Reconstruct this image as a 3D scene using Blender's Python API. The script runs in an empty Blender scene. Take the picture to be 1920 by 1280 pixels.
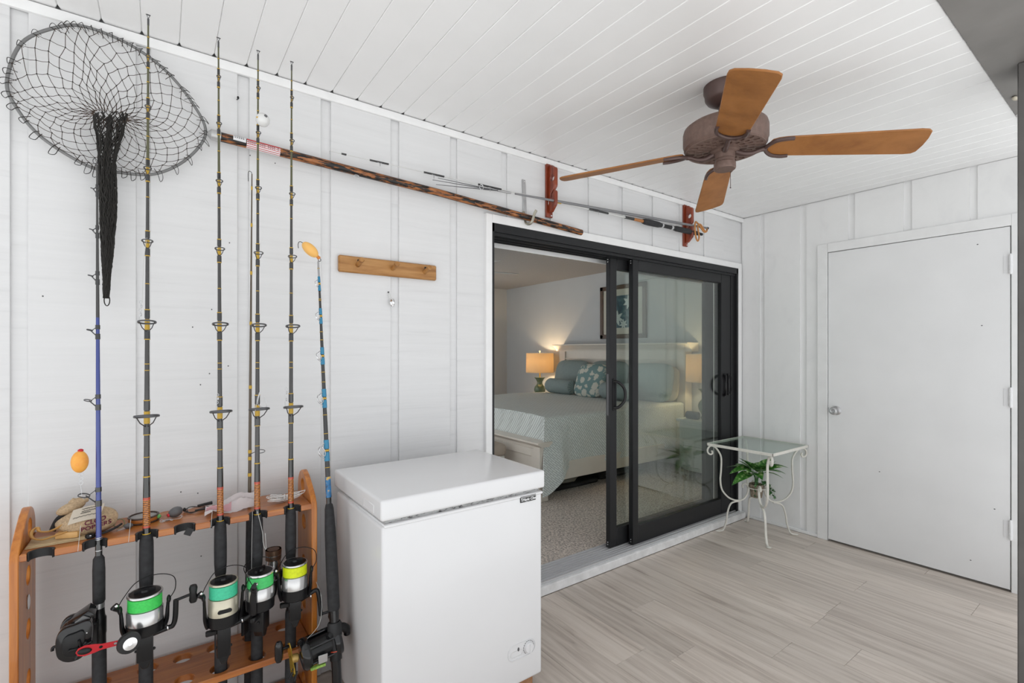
import bpy, bmesh, math, random
from mathutils import Vector, Matrix, Euler
S = bpy.context.scene
C = S.collection
PI = math.pi
rnd = random.Random(7)
# ---------------------------------------------------------------- camera, light, exposure
cam = bpy.data.cameras.new('camera'); cam.sensor_width = 36.0; cam.lens = 906.0/1920*36
cam.shift_y = 18/1920; cam.clip_start = 0.02
co = bpy.data.objects.new('camera', cam); C.objects.link(co)
co.location = (0, 0, 1.35); co.rotation_euler = (PI/2, 0, -math.radians(36)); S.camera = co
w = bpy.data.worlds.new('sky'); S.world = w; w.use_nodes = True
bg = w.node_tree.nodes['Background']; bg.inputs[0].default_value = (0.95, 0.975, 1.0, 1); bg.inputs[1].default_value = 0.95
sl = bpy.data.lights.new('sun', 'SUN'); sl.energy = 4.6; sl.angle = 0.02; sl.color = (1, 0.985, 0.96)
so = bpy.data.objects.new('sun', sl); C.objects.link(so); so.rotation_euler = (math.radians(-3), 0, math.radians(0)); so.location = (0, 0, 6)
vs = S.view_settings; vs.view_transform = 'Standard'; vs.look = 'None'; vs.gamma = 1; vs.use_curve_mapping = False
vs.exposure = 0.30
# ---------------------------------------------------------------- materials
def nm(name):
    m = bpy.data.materials.new(name); m.use_nodes = True
    nt = m.node_tree; return m, nt, nt.nodes['Principled BSDF']
def rgb(h):
    if isinstance(h, str):
        v = [int(h[i:i+2], 16)/255 for i in (0, 2, 4)]
        return tuple((c/12.92 if c <= .04045 else ((c+.055)/1.055)**2.4) for c in v)+(1,)
    return tuple(h)+(1,)
def plain(name, col, rough=.5, metal=0., coat=0., spec=.5, noise=0., nscale=30, bump=0.):
    m, nt, b = nm(name)
    b.inputs['Base Color'].default_value = rgb(col); b.inputs['Roughness'].default_value = rough
    b.inputs['Metallic'].default_value = metal; b.inputs['Coat Weight'].default_value = coat
    b.inputs['Specular IOR Level'].default_value = spec
    if noise or bump:
        tc = nt.nodes.new('ShaderNodeTexCoord'); n = nt.nodes.new('ShaderNodeTexNoise')
        n.inputs['Scale'].default_value = nscale; n.inputs['Detail'].default_value = 5
        nt.links.new(tc.outputs['Object'], n.inputs['Vector'])
        if noise:
            r = nt.nodes.new('ShaderNodeValToRGB'); c = rgb(col)
            r.color_ramp.elements[0].position = .3; r.color_ramp.elements[1].position = .7
            r.color_ramp.elements[0].color = tuple(x*(1-noise) for x in c[:3])+(1,)
            r.color_ramp.elements[1].color = tuple(min(1, x*(1+noise)) for x in c[:3])+(1,)
            nt.links.new(n.outputs['Fac'], r.inputs[0]); nt.links.new(r.outputs[0], b.inputs['Base Color'])
        if bump:
            bp = nt.nodes.new('ShaderNodeBump'); bp.inputs['Strength'].default_value = bump; bp.inputs['Distance'].default_value = .004
            nt.links.new(n.outputs['Fac'], bp.inputs['Height']); nt.links.new(bp.outputs[0], b.inputs['Normal'])
    return m
def grain(name, cols, scale, rough=.45, bump=.15, rand=0., coat=0., detail=6, pos=None, dist=.4, spec=.5, hue=0):
    """stretched noise through a ramp: wood grain, brush marks, saw marks; scale is per axis"""
    m, nt, b = nm(name); L = nt.links.new
    tc = nt.nodes.new('ShaderNodeTexCoord'); mp = nt.nodes.new('ShaderNodeMapping'); mp.inputs['Scale'].default_value = scale
    oi = nt.nodes.new('ShaderNodeObjectInfo'); ml = nt.nodes.new('ShaderNodeMath'); ml.operation = 'MULTIPLY'; ml.inputs[1].default_value = 37.0
    L(oi.outputs['Random'], ml.inputs[0]); L(tc.outputs['Object'], mp.inputs['Vector']); L(ml.outputs[0], mp.inputs['Location'])
    n = nt.nodes.new('ShaderNodeTexNoise'); n.inputs['Scale'].default_value = 1; n.inputs['Detail'].default_value = detail
    n.inputs['Distortion'].default_value = dist; n.inputs['Roughness'].default_value = .62
    L(mp.outputs[0], n.inputs['Vector'])
    r = nt.nodes.new('ShaderNodeValToRGB'); cr = r.color_ramp
    pos = pos or [.3+.4*i/(len(cols)-1) for i in range(len(cols))]
    while len(cr.elements) < len(cols): cr.elements.new(.5)
    for e, c, p in zip(cr.elements, cols, pos): e.position = p; e.color = rgb(c)
    L(n.outputs['Fac'], r.inputs[0]); out = r.outputs[0]
    if rand:
        hv = nt.nodes.new('ShaderNodeHueSaturation'); mr = nt.nodes.new('ShaderNodeMapRange')
        mr.inputs['To Min'].default_value = 1-rand; mr.inputs['To Max'].default_value = 1+rand
        L(oi.outputs['Random'], mr.inputs['Value']); L(mr.outputs[0], hv.inputs['Value']); L(out, hv.inputs['Color']); out = hv.outputs[0]
    L(out, b.inputs['Base Color'])
    b.inputs['Roughness'].default_value = rough; b.inputs['Coat Weight'].default_value = coat; b.inputs['Specular IOR Level'].default_value = spec
    if bump:
        bp = nt.nodes.new('ShaderNodeBump'); bp.inputs['Strength'].default_value = bump; bp.inputs['Distance'].default_value = .004
        L(n.outputs['Fac'], bp.inputs['Height']); L(bp.outputs[0], b.inputs['Normal'])
    return m
def glass(name, tint, ior=1.5):
    m = bpy.data.materials.new(name); m.use_nodes = True; nt = m.node_tree; nt.nodes.clear(); L = nt.links.new
    o = nt.nodes.new('ShaderNodeOutputMaterial'); mx = nt.nodes.new('ShaderNodeMixShader')
    t = nt.nodes.new('ShaderNodeBsdfTransparent'); t.inputs[0].default_value = rgb(tint)
    g = nt.nodes.new('ShaderNodeBsdfGlossy'); g.inputs['Roughness'].default_value = 0.0
    lw = nt.nodes.new('ShaderNodeLayerWeight'); lw.inputs['Blend'].default_value = .5
    pw = nt.nodes.new('ShaderNodeMath'); pw.operation = 'POWER'; pw.inputs[1].default_value = 5
    ma = nt.nodes.new('ShaderNodeMath'); ma.operation = 'MULTIPLY_ADD'; f0 = ((ior-1)/(ior+1))**2; ma.inputs[1].default_value = 1-f0; ma.inputs[2].default_value = f0
    L(lw.outputs['Facing'], pw.inputs[0]); L(pw.outputs[0], ma.inputs[0])
    L(ma.outputs[0], mx.inputs[0]); L(t.outputs[0], mx.inputs[1]); L(g.outputs[0], mx.inputs[2]); L(mx.outputs[0], o.inputs[0])
    return m
def shade_mat(name, col, tr=.5):
    m = bpy.data.materials.new(name); m.use_nodes = True; nt = m.node_tree; nt.nodes.clear(); L = nt.links.new
    o = nt.nodes.new('ShaderNodeOutputMaterial'); mx = nt.nodes.new('ShaderNodeMixShader'); mx.inputs[0].default_value = tr
    d = nt.nodes.new('ShaderNodeBsdfDiffuse'); t = nt.nodes.new('ShaderNodeBsdfTranslucent')
    d.inputs[0].default_value = rgb(col); t.inputs[0].default_value = rgb(col)
    L(d.outputs[0], mx.inputs[1]); L(t.outputs[0], mx.inputs[2]); L(mx.outputs[0], o.inputs[0]); return m

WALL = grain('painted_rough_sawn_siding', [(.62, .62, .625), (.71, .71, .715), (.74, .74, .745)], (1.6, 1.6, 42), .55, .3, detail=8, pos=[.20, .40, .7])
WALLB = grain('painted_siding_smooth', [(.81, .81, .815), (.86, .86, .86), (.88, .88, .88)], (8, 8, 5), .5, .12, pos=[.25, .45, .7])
TRIM = plain('white_trim_paint', (.84, .84, .84), .4, noise=.03, nscale=12)
CEIL = plain('white_ceiling_paint', (.87, .87, .87), .38, noise=.015, nscale=6)
DOORW = plain('white_door_paint', (.82, .82, .825), .42, noise=.03, nscale=3, bump=.03)
DARKGAP = plain('dark_gap', (.01, .01, .01), .9)
FLOOR = grain('grey_oak_plank', ['8c7e74', 'bdb1a7', 'd0c5bb', 'dad0c7'], (24, 1.3, 20), .36, .08, rand=.10, pos=[.24, .38, .54, .72], dist=1.6, detail=9, spec=.45)
FLOORB = plain('floor_base', 'c9beb4', .6)
GROUND = plain('pale_bounce_concrete', (.60, .61, .615), .9, noise=.1, nscale=2)
BEAM = plain('dark_grey_beam_paint', (.20, .19, .18), .5, noise=.12, nscale=5)
POST = plain('dark_post_paint', (.11, .105, .10), .5, noise=.15, nscale=6)
FRAME = plain('dark_bronze_aluminium', (.016, .0165, .018), .42, 0.0, spec=.3)
ALU = plain('aluminium_track', (.62, .62, .63), .4, .35)
GLASS = glass('door_glass', (.93, .965, .945), 1.95)
WGLASS = glass('window_glass', (.97, .98, .975), 1.45)
TGLASS = glass('table_glass', (.88, .95, .915), 1.6)
BLACK = plain('black_plastic', (.009, .009, .010), .3, spec=.35)
BLACKM = plain('black_matte', (.016, .016, .017), .6, noise=.2, nscale=40)
FOAM = plain('black_foam_grip', (.022, .022, .024), .75, noise=.35, nscale=60, bump=.2)
CHROME = plain('chrome', (.75, .75, .76), .16, 1.0)
STEEL = plain('brushed_steel', (.55, .55, .56), .35, .9)
SILVER = plain('silver_spool', (.62, .62, .62), .22, .85)
GOLD = plain('gold_trim', (.62, .38, .06), .3, .4)
RACKW = grain('rack_wood', ['9c5518', 'c0742a', 'd08a3c'], (40, 40, 3), .33, .1, coat=.3, pos=[.28, .5, .72])
RACKH = grain('rack_wood_shelf', ['8a4a1e', 'ab6630', 'bd7838'], (4, 40, 40), .33, .1, coat=.3, pos=[.28, .5, .72])
REDW = grain('red_stained_wood', ['5e220c', '85341a', '95431f'], (30, 30, 4), .35, .1, coat=.3)
PEGW = grain('pegboard_pine', ['8a5a2a', 'ab7a44', 'bb8c55'], (4, 40, 40), .42, .1, pos=[.3, .5, .7])
BLADE = grain('fan_blade_wood', ['865324', '99632f', 'a56d38'], (9, 9, 30), .5, .05, pos=[.3, .5, .7])
FANM = plain('fan_brown_metal', (.165, .105, .085), .55, .15, noise=.15, nscale=60)
FANB = plain('fan_iron_brown', (.10, .062, .055), .4, .3)
POLE = grain('worn_pole_paint', ['0d0b0a', '14100d', '8f5429', 'b57a48'], (13, 90, 90), .4, .1, pos=[.40, .505, .535, .72], dist=.6)
NETM = plain('black_net_twine', (.02, .018, .016), .8)
NETB = plain('brown_net_twine', (.055, .035, .024), .8)
GREY = plain('grey_metal_hoop', (.20, .20, .20), .45, .4)
WHITE = plain('white_enamel', (.77, .77, .78), .22, noise=.01, nscale=4)
WHITEP = plain('white_plastic', (.78, .78, .79), .35)
IRON = plain('cream_painted_iron', (.76, .74, .68), .45, noise=.06, nscale=50)
LEAD = plain('grey_lead', (.12, .12, .125), .55, .2)
ORANGE = plain('orange_foam_float', (.94, .58, .21), .5, noise=.12, nscale=25)
RED = plain('red_anodised', (.55, .02, .03), .3, .4)
# ---------------------------------------------------------------- geometry helpers
ORG = {}
class MB:
    def __init__(s): s.v = []; s.f = []
    def add(s, v, f, M=None):
        o = len(s.v); s.v += [(M @ Vector(p)) if M else Vector(p) for p in v]; s.f += [tuple(i+o for i in q) for q in f]; return s
    def box(s, a, b, M=None):
        x0, y0, z0 = a; x1, y1, z1 = b
        return s.add([(x0,y0,z0),(x1,y0,z0),(x1,y1,z0),(x0,y1,z0),(x0,y0,z1),(x1,y0,z1),(x1,y1,z1),(x0,y1,z1)],
                     [(0,3,2,1),(4,5,6,7),(0,1,5,4),(1,2,6,5),(2,3,7,6),(3,0,4,7)], M)
    def tube(s, pts, r, n=8, closed=False, flat=None, M=None):
        """swept ring along pts; r number or list; flat=(vector, ratio) squashes along that world direction"""
        P = [Vector(p) for p in pts]; k = len(P); R = r if isinstance(r, (list, tuple)) else [r]*k
        T = []
        for i in range(k):
            a = P[(i-1) % k] if (closed or i > 0) else P[0]; b = P[(i+1) % k] if (closed or i < k-1) else P[-1]
            d = b-a; T.append(d.normalized() if d.length > 1e-9 else Vector((0,0,1)))
        up = Vector((0,0,1)) if abs(T[0].z) < .9 else Vector((1,0,0))
        u = T[0].cross(up).normalized(); v = []; 
        for i in range(k):
            u = u-T[i]*u.dot(T[i])
            u = u.normalized() if u.length > 1e-6 else T[i].orthogonal().normalized()
            wv = T[i].cross(u)
            for j in range(n):
                a = 2*PI*j/n; o = (u*math.cos(a)+wv*math.sin(a))*R[i]
                if flat: fv, q = flat; o = o-fv*o.dot(fv)*(1-q)
                v.append(P[i]+o)
        f = []
        for i in range(k if closed else k-1):
            for j in range(n):
                a = i*n+j; b = i*n+(j+1) % n; c = ((i+1) % k)*n+(j+1) % n; d = ((i+1) % k)*n+j; f.append((a,b,c,d))
        if not closed: f.append(tuple(range(n-1,-1,-1))); f.append(tuple((k-1)*n+j for j in range(n)))
        return s.add(v, f, M)
    def lathe(s, prof, n=24, M=None, arc=2*PI, cap=True):
        """profile of (radius, height) about local z"""
        v = []; f = []; k = len(prof); full = abs(arc-2*PI) < 1e-6; m = n if full else n+1
        for (r, h) in prof:
            for j in range(m): a = arc*j/n; v.append((r*math.cos(a), r*math.sin(a), h))
        for i in range(k-1):
            for j in range(n):
                a = i*m+j; b = i*m+(j+1) % m; f.append((a, b, b+m, a+m))
        if full and cap:
            if prof[0][0] > 1e-6: f.append(tuple(range(n-1,-1,-1)))
            if prof[-1][0] > 1e-6: f.append(tuple((k-1)*n+j for j in range(n)))
        return s.add(v, f, M)
    def ball(s, c, r, n=16, k=10, M=None, fn=None):
        rx, ry, rz = r if isinstance(r, (list, tuple)) else (r, r, r); v = []; f = []
        for i in range(1, k):
            t = PI*i/k
            for j in range(n):
                a = 2*PI*j/n; p = (math.sin(t)*math.cos(a), math.sin(t)*math.sin(a), math.cos(t))
                if fn: p = fn(*p)
                v.append((c[0]+rx*p[0], c[1]+ry*p[1], c[2]+rz*p[2]))
        tp = fn(0,0,1) if fn else (0,0,1); bt = fn(0,0,-1) if fn else (0,0,-1)
        v.append((c[0]+rx*tp[0], c[1]+ry*tp[1], c[2]+rz*tp[2])); v.append((c[0]+rx*bt[0], c[1]+ry*bt[1], c[2]+rz*bt[2]))
        for i in range(k-2):
            for j in range(n): f.append((i*n+j, i*n+(j+1) % n, (i+1)*n+(j+1) % n, (i+1)*n+j))
        T = (k-1)*n
        for j in range(n): f.append((T, (j+1) % n, j)); f.append((T+1, (k-2)*n+j, (k-2)*n+(j+1) % n))
        return s.add(v, f, M)
    def prism(s, poly, h, M=None):
        """polygon in local xy, extruded 0..h along local z"""
        n = len(poly); v = [(p[0], p[1], 0) for p in poly]+[(p[0], p[1], h) for p in poly]
        f = [tuple(range(n-1,-1,-1)), tuple(range(n, 2*n))]+[(i, (i+1) % n, n+(i+1) % n, n+i) for i in range(n)]
        return s.add(v, f, M)
    def shape(s, loops, h, M=None, bev=0.):
        """flat shape with holes (first loop outline), thickness h centred on local z=0"""
        cu = bpy.data.curves.new('t', 'CURVE'); cu.dimensions = '2D'; cu.fill_mode = 'BOTH'; cu.extrude = h/2-bev; cu.bevel_depth = bev; cu.bevel_resolution = 0
        if bev: cu.offset = -bev
        for lp in loops:
            sp = cu.splines.new('POLY'); sp.points.add(len(lp)-1); sp.use_cyclic_u = True
            for p, q in zip(sp.points, lp): p.co = (q[0], q[1], 0, 1)
        ob = bpy.data.objects.new('t', cu); me = bpy.data.meshes.new_from_object(ob)
        s.add([v.co for v in me.vertices], [tuple(p.vertices) for p in me.polygons], M)
        bpy.data.objects.remove(ob); bpy.data.meshes.remove(me); bpy.data.curves.remove(cu); return s
    def grid(s, nu, nv, fn, M=None):
        v = [fn(i/nu, j/nv) for j in range(nv+1) for i in range(nu+1)]
        f = [(j*(nu+1)+i, j*(nu+1)+i+1, (j+1)*(nu+1)+i+1, (j+1)*(nu+1)+i) for j in range(nv) for i in range(nu)]
        return s.add(v, f, M)
    def text(s, body, size, h, fn=None, M=None, al='CENTER', shear=0., bold=0.):
        cu = bpy.data.curves.new('t', 'FONT'); cu.body = body; cu.size = size; cu.extrude = h; cu.align_x = al; cu.align_y = 'CENTER'; cu.shear = shear; cu.offset = bold; cu.resolution_u = 3
        ob = bpy.data.objects.new('t', cu); me = bpy.data.meshes.new_from_object(ob)
        vs_ = [fn(v.co) if fn else v.co.copy() for v in me.vertices]
        s.add(vs_, [tuple(p.vertices) for p in me.polygons], M)
        bpy.data.objects.remove(ob); bpy.data.meshes.remove(me); bpy.data.curves.remove(cu); return s
    def build(s, name, mat, parent=None, bevel=0., seg=1, smooth=True, solid=0., ang=40):
        if parent is not None: off = ORG[parent]
        else:
            xs = [p.x for p in s.v]; ys = [p.y for p in s.v]; zs = [p.z for p in s.v]
            off = Vector(((min(xs)+max(xs))/2, (min(ys)+max(ys))/2, min(zs)))
        me = bpy.data.meshes.new(name); me.from_pydata([p-off for p in s.v], [], s.f)
        bm = bmesh.new(); bm.from_mesh(me)
        if solid: bmesh.ops.solidify(bm, geom=bm.faces[:], thickness=solid)
        bmesh.ops.recalc_face_normals(bm, faces=bm.faces)
        if bevel: bmesh.ops.bevel(bm, geom=[e for e in bm.edges if len(e.link_faces) == 2 and e.calc_face_angle() > .5], offset=bevel, segments=seg, profile=.6, affect='EDGES', clamp_overlap=True)
        bm.to_mesh(me); bm.free()
        if smooth:
            for p in me.polygons: p.use_smooth = True
            me.set_sharp_from_angle(angle=math.radians(ang))
        me.materials.append(mat)
        o = bpy.data.objects.new(name, me); C.objects.link(o); ORG[o] = off
        if parent is not None: o.parent = parent
        else: o.location = off
        return o
def each(mb, name, mat, parent=None, **k):
    """every loose piece of mb becomes an object of its own"""
    p = list(range(len(mb.v)))
    def root(i):
        while p[i] != i: p[i] = p[p[i]]; i = p[i]
        return i
    for f in mb.f:
        a = root(f[0])
        for i in f[1:]: p[root(i)] = a
    g = {}
    for f in mb.f: g.setdefault(root(f[0]), []).append(f)
    out = []
    for fs in g.values():
        ids = sorted({i for f in fs for i in f}); ix = {i: q for q, i in enumerate(ids)}
        q = MB(); q.v = [mb.v[i] for i in ids]; q.f = [tuple(ix[i] for i in f) for f in fs]; out.append(q.build(name, mat, parent, **k))
    return out
def stuff(o): o['kind'] = 'stuff'; return o
def thing(name, label, cat, loc, group=None):
    o = bpy.data.objects.new(name, None); o.empty_display_size = .05; C.objects.link(o); o.location = loc; ORG[o] = Vector(loc)
    return tag(o, label, cat, group)
def tag(o, label, cat, group=None):
    o['label'] = label; o['category'] = cat
    if group: o['group'] = group
    return o
def struct(o, label=None, cat=None):
    o['kind'] = 'structure'
    if label: o['label'] = label
    if cat: o['category'] = cat
    return o
def B(a, b): return MB().box(a, b)
def frame(origin, z, x=None):
    """matrix with local z along z and local x near x"""
    z = Vector(z).normalized(); x = Vector(x) if x is not None else z.orthogonal()
    x = (x-z*x.dot(z)).normalized(); y = z.cross(x)
    return Matrix(((x.x, y.x, z.x, origin[0]), (x.y, y.y, z.y, origin[1]), (x.z, y.z, z.z, origin[2]), (0,0,0,1)))
def XZ(y=0): # local (x,y,z) -> world (x, y0-z, y): drawn facing -y
    return Matrix(((1,0,0,0),(0,0,-1,y),(0,1,0,0),(0,0,0,1)))
def YZ(x=0): # local (x,y,z) -> world (x0+z, x, y)
    return Matrix(((0,0,1,x),(1,0,0,0),(0,1,0,0),(0,0,0,1)))
def circ(cx, cy, r, n=20, ry=None): return [(cx+r*math.cos(2*PI*i/n), cy+(ry or r)*math.sin(2*PI*i/n)) for i in range(n)]
def spline(P, m=8, closed=False):
    P = [Vector(p) for p in P]; n = len(P); out = []
    for i in range(n if closed else n-1):
        g = lambda k: P[k % n] if closed else P[max(0, min(n-1, k))]
        a, b, c, d = g(i-1), g(i), g(i+1), g(i+2)
        for j in range(m):
            t = j/m; out.append(.5*((2*b)+(c-a)*t+(2*a-5*b+4*c-d)*t*t+(3*b-a-3*c+d)*t**3))
    if not closed: out.append(P[-1])
    return out
def rrect(x0, y0, x1, y1, r, n=5):
    o = []
    for cx, cy, a0 in ((x1-r, y1-r, 0), (x0+r, y1-r, PI/2), (x0+r, y0+r, PI), (x1-r, y0+r, 3*PI/2)):
        for i in range(n+1): a = a0+PI/2*i/n; o.append((cx+r*math.cos(a), cy+r*math.sin(a)))
    return o
# ================================================================ THE SETTING
XB, YA, ZC = 3.86, 2.10, 2.436
# ground, floor
struct(B((-16, -22, -.3), (16, 16, -.12)).build('ground', GROUND), 'unseen pale concrete ground, added to bounce daylight into the porch', 'ground')  # out of view, added as a pale surface that bounces daylight inside
fl = struct(B((-1.8, .2, -.12), (3.9, 2.2, -.0045)).build('floor', FLOORB), 'grey-brown oak plank porch floor', 'floor')
jo = {0: 1.05, 1: .84, 2: 1.055, 3: 1.063, 5: 1.07, 6: .62, -1: .45, -2: 1.3, -3: .2, 4: .35, 7: 1.5, 8: .9, -4: .75, -5: 1.4, -6: .1}
for k in range(-8, 9):
    x0 = 2.175+.196*k; x1 = min(x0+.196, XB-.012)
    if x1-x0 < .02: continue
    j = jo.get(k, rnd.uniform(0, 1.2)); ys = sorted([y for y in (j-1.22, j, j+1.22) if .25 < y < 2.0]+[.21, 2.049])
    for a, b in zip(ys, ys[1:]):
        B((x0+.0004, a+.0005, -.0045), (x1-.0004, b-.0005, 0)).build('floor_plank', FLOOR, fl, bevel=.0011)
# ceiling
ce = struct(B((-1.8, .436, ZC+.0055), (XB+.02, 2.066, ZC+.05)).build('ceiling', CEIL), 'white tongue-and-groove plank porch ceiling', 'ceiling')
for k in range(-23, 31):
    x0 = .686+.1055*k; x1 = min(x0+.1055, XB)
    g = .0002; MB().prism([(x0+g, .437), (x1-g, .437), (x1-g, 2.068), (x1-g-.0055, 2.092), (x0+g+.0055, 2.092), (x0+g, 2.068)], .0055, Matrix.Translation((0, 0, ZC))).build('ceiling_plank', CEIL, ce, bevel=.0030)
rf = struct(MB().box((-1.9, .24, 2.60), (5.1, 2.3, 2.7)).box((.95, 2.3, 2.6), (5.1, 7.1, 2.7)).build('roof', BEAM), 'unseen flat slab above porch and bedroom, added to block the sun', 'roof')  # out of view, added to keep direct sun off porch and bedroom
# header beam and post on the open side
hb = struct(B((-1.8, .24, ZC-.006), (XB+.1, .436, 2.6)).build('beam', BEAM, bevel=.003), 'dark grey header beam along the open side', 'beam')
MB().ball((2.934, .405, ZC-.012), (.018, .010, .006), 8, 6).ball((2.955, .40, ZC-.011), (.010, .014, .005), 8, 6).build('small_lumps', plain('pale_beige', (.6, .55, .45), .8), hb)  # two small pale lumps under the beam
MB().lathe([(.0, -.012), (.014, -.011), (.018, 0)], 14, Matrix.Translation((3.174, .418, ZC-.006))).build('small_cap', WHITEP, hb)  # small white cap under the beam
struct(B((2.60, .24, -.0045), (2.76, .3525, ZC-.006)).build('trim_1', POST, bevel=.004), 'dark grey post at the right edge', 'post')
# left wall (siding boards with recessed grooves), slider opening x 1.388..3.777, z 0..2.016
OX0, OX1, OZ1 = 1.388, 3.777, 2.016
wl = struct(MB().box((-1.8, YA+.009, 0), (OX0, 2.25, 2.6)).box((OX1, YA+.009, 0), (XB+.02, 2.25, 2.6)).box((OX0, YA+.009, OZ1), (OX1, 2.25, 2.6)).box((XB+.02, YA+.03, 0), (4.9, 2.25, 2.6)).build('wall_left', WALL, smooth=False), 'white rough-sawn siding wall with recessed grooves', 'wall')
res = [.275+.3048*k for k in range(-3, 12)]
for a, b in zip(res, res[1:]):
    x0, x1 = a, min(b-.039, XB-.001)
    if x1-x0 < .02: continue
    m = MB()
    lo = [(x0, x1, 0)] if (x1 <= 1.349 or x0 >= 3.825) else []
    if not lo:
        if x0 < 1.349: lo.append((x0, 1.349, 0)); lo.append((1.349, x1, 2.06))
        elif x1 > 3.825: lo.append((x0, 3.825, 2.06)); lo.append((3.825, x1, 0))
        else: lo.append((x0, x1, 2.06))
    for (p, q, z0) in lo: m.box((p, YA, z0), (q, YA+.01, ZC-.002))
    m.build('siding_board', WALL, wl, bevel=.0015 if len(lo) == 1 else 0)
nl = MB()
for x, z in ((.152, 1.504), (.093, 1.437), (.205, 1.294), (.145, 1.267), (.117, 1.227), (.058, .845), (.109, .832), (.119, .6), (-.301, 1.523), (.209, 1.758), (.278, 2.104), (.366, 2.094)): nl.ball((x, YA, z), (.0022, .0012, .0026), 8, 6)
stuff(nl.build('nail_heads', LEAD, wl))
# right wall, door opening y .545..1.466
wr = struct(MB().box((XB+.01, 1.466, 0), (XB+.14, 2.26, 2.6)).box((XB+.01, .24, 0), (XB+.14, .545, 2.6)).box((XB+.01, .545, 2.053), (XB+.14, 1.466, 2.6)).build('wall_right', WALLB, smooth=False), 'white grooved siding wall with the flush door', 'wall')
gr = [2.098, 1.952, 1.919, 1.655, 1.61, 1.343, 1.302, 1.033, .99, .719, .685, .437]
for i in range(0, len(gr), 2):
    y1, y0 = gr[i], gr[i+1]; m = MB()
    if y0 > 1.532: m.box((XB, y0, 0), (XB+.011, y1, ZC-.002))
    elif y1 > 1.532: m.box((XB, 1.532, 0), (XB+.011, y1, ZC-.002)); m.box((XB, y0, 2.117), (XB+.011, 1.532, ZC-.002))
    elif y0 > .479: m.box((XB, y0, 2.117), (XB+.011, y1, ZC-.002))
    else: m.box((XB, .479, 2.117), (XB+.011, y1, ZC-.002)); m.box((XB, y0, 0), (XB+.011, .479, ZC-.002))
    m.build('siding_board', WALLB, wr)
# trims
struct(MB().prism([(2.10, ZC-.034), (2.089, ZC-.034), (2.083, ZC-.022), (2.083, ZC-.004), (2.10, ZC-.004)], XB+1.8, YZ(-1.8)).build('trim_2', TRIM), 'white moulding along the left wall top', 'trim')
struct(B((XB-.012, .437, 0), (XB, .479, .03)).box((XB-.012, 1.532, 0), (XB, 2.05, .022)).build('baseboard_right', TRIM, bevel=.003), 'low white baseboard under the right wall', 'baseboard')
# door casing + door
struct(MB().box((XB-.016, 1.466, 0), (XB+.002, 1.532, 2.117)).box((XB-.016, .479, 0), (XB+.002, .545, 2.117)).box((XB-.016, .545, 2.053), (XB+.002, 1.466, 2.117)).build('trim_3', TRIM, bevel=.002), 'white casing around the flush door', 'trim')
struct(MB().box((XB+.03, .547, 0), (XB+.05, 1.464, 2.051)).build('door_gap_shade', DARKGAP), 'black sheet behind the flush door, painted shade for its gap', 'trim')  # near-black sheet gives the door gap its shade by colour
d2 = struct(B((XB-.012, .549, .014), (XB+.026, 1.4625, 2.049)).build('door_2', DOORW, bevel=.0015), 'plain white flush door with a steel knob', 'door')
k = MB().lathe([(.031, 0), (.031, .004), (.026, .008), (.012, .010), (.010, .026), (.014, .032), (.024, .040), (.0265, .052), (.024, .062), (.017, .066), (.012, .0655), (.008, .062), (0, .062)], 28, frame((XB-.012, 1.409, .932), (-1, 0, 0)))
kn = k.build('door_knob', STEEL, d2)
MB().lathe([(.005, .061), (.0045, .068), (0, .068)], 12, frame((XB-.012, 1.409, .932), (-1, 0, 0))).box((XB-.013, 1.457, .915), (XB-.0105, 1.4628, .95)).build('latch', STEEL, kn)
nl = MB()
for y, z in ((1.158, .552), (.612, .449), (.665, 1.498), (.713, .122), (.683, 1.971)): nl.ball((XB-.012, y, z), (.0012, .004, .003), 8, 6)
stuff(nl.build('paint_chips', LEAD, d2))
for z in (1.837, 1.09, .349):
    pf = [(0, -.058), (.005, -.056), (.0065, -.051), (.0075, -.050)]
    for q in range(5): zq = -.050+q*.02; pf += [(.0078, zq+.001), (.0078, zq+.019), (.0064, zq+.0195), (.0064, zq+.0205)]
    h = MB().lathe(pf+[(.0065, .053), (.005, .057), (0, .058)], 14, Matrix.Translation((XB-.020, .546, z))).box((XB-.0145, .546, z-.048), (XB-.0115, .575, z+.048))
    h.build('hinge', WHITEP, d2)
# sliding door unit
struct(MB().box((1.349, 2.082, 0), (OX0, YA+.012, 2.06)).box((OX1, 2.082, 0), (3.825, YA+.012, 2.06)).box((OX0, 2.082, OZ1), (OX1, YA+.012, 2.06)).build('trim_5', TRIM, bevel=.002), 'white casing around the sliding door', 'trim')
sd = thing('door_1', 'dark aluminium sliding glass door between porch and bedroom', 'door', (2.58, 2.16, .0)); sd['kind'] = 'structure'
fr = MB().box((OX0, 2.086, .06), (OX0+.014, 2.25, OZ1)).box((OX1-.075, 2.106, .06), (OX1, 2.25, OZ1)).box((OX1-.02, 2.086, .06), (OX1, 2.11, OZ1)).box((OX0, 2.086, 1.972), (OX1, 2.25, OZ1))
for y in (2.100, 2.150, 2.199, 2.236): fr.box((OX0, y, 1.955), (OX1, y+.007, 1.974))
fr.build('frame', FRAME, sd)
si = MB().box((OX0-.04, 2.05, 0), (OX1+.05, 2.10, .052)).build('sill', plain('worn_white_sill', (.80, .80, .80), .5, noise=.12, nscale=18), sd, bevel=.004)
t = MB().box((OX0, 2.068, .05), (OX1, 2.25, .058))
for y in (2.072, 2.098, 2.120, 2.142, 2.165, 2.19, 2.215, 2.24): t.box((OX0, y, .057), (OX1, y+.006, .066))
t.build('track', ALU, sd)
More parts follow.
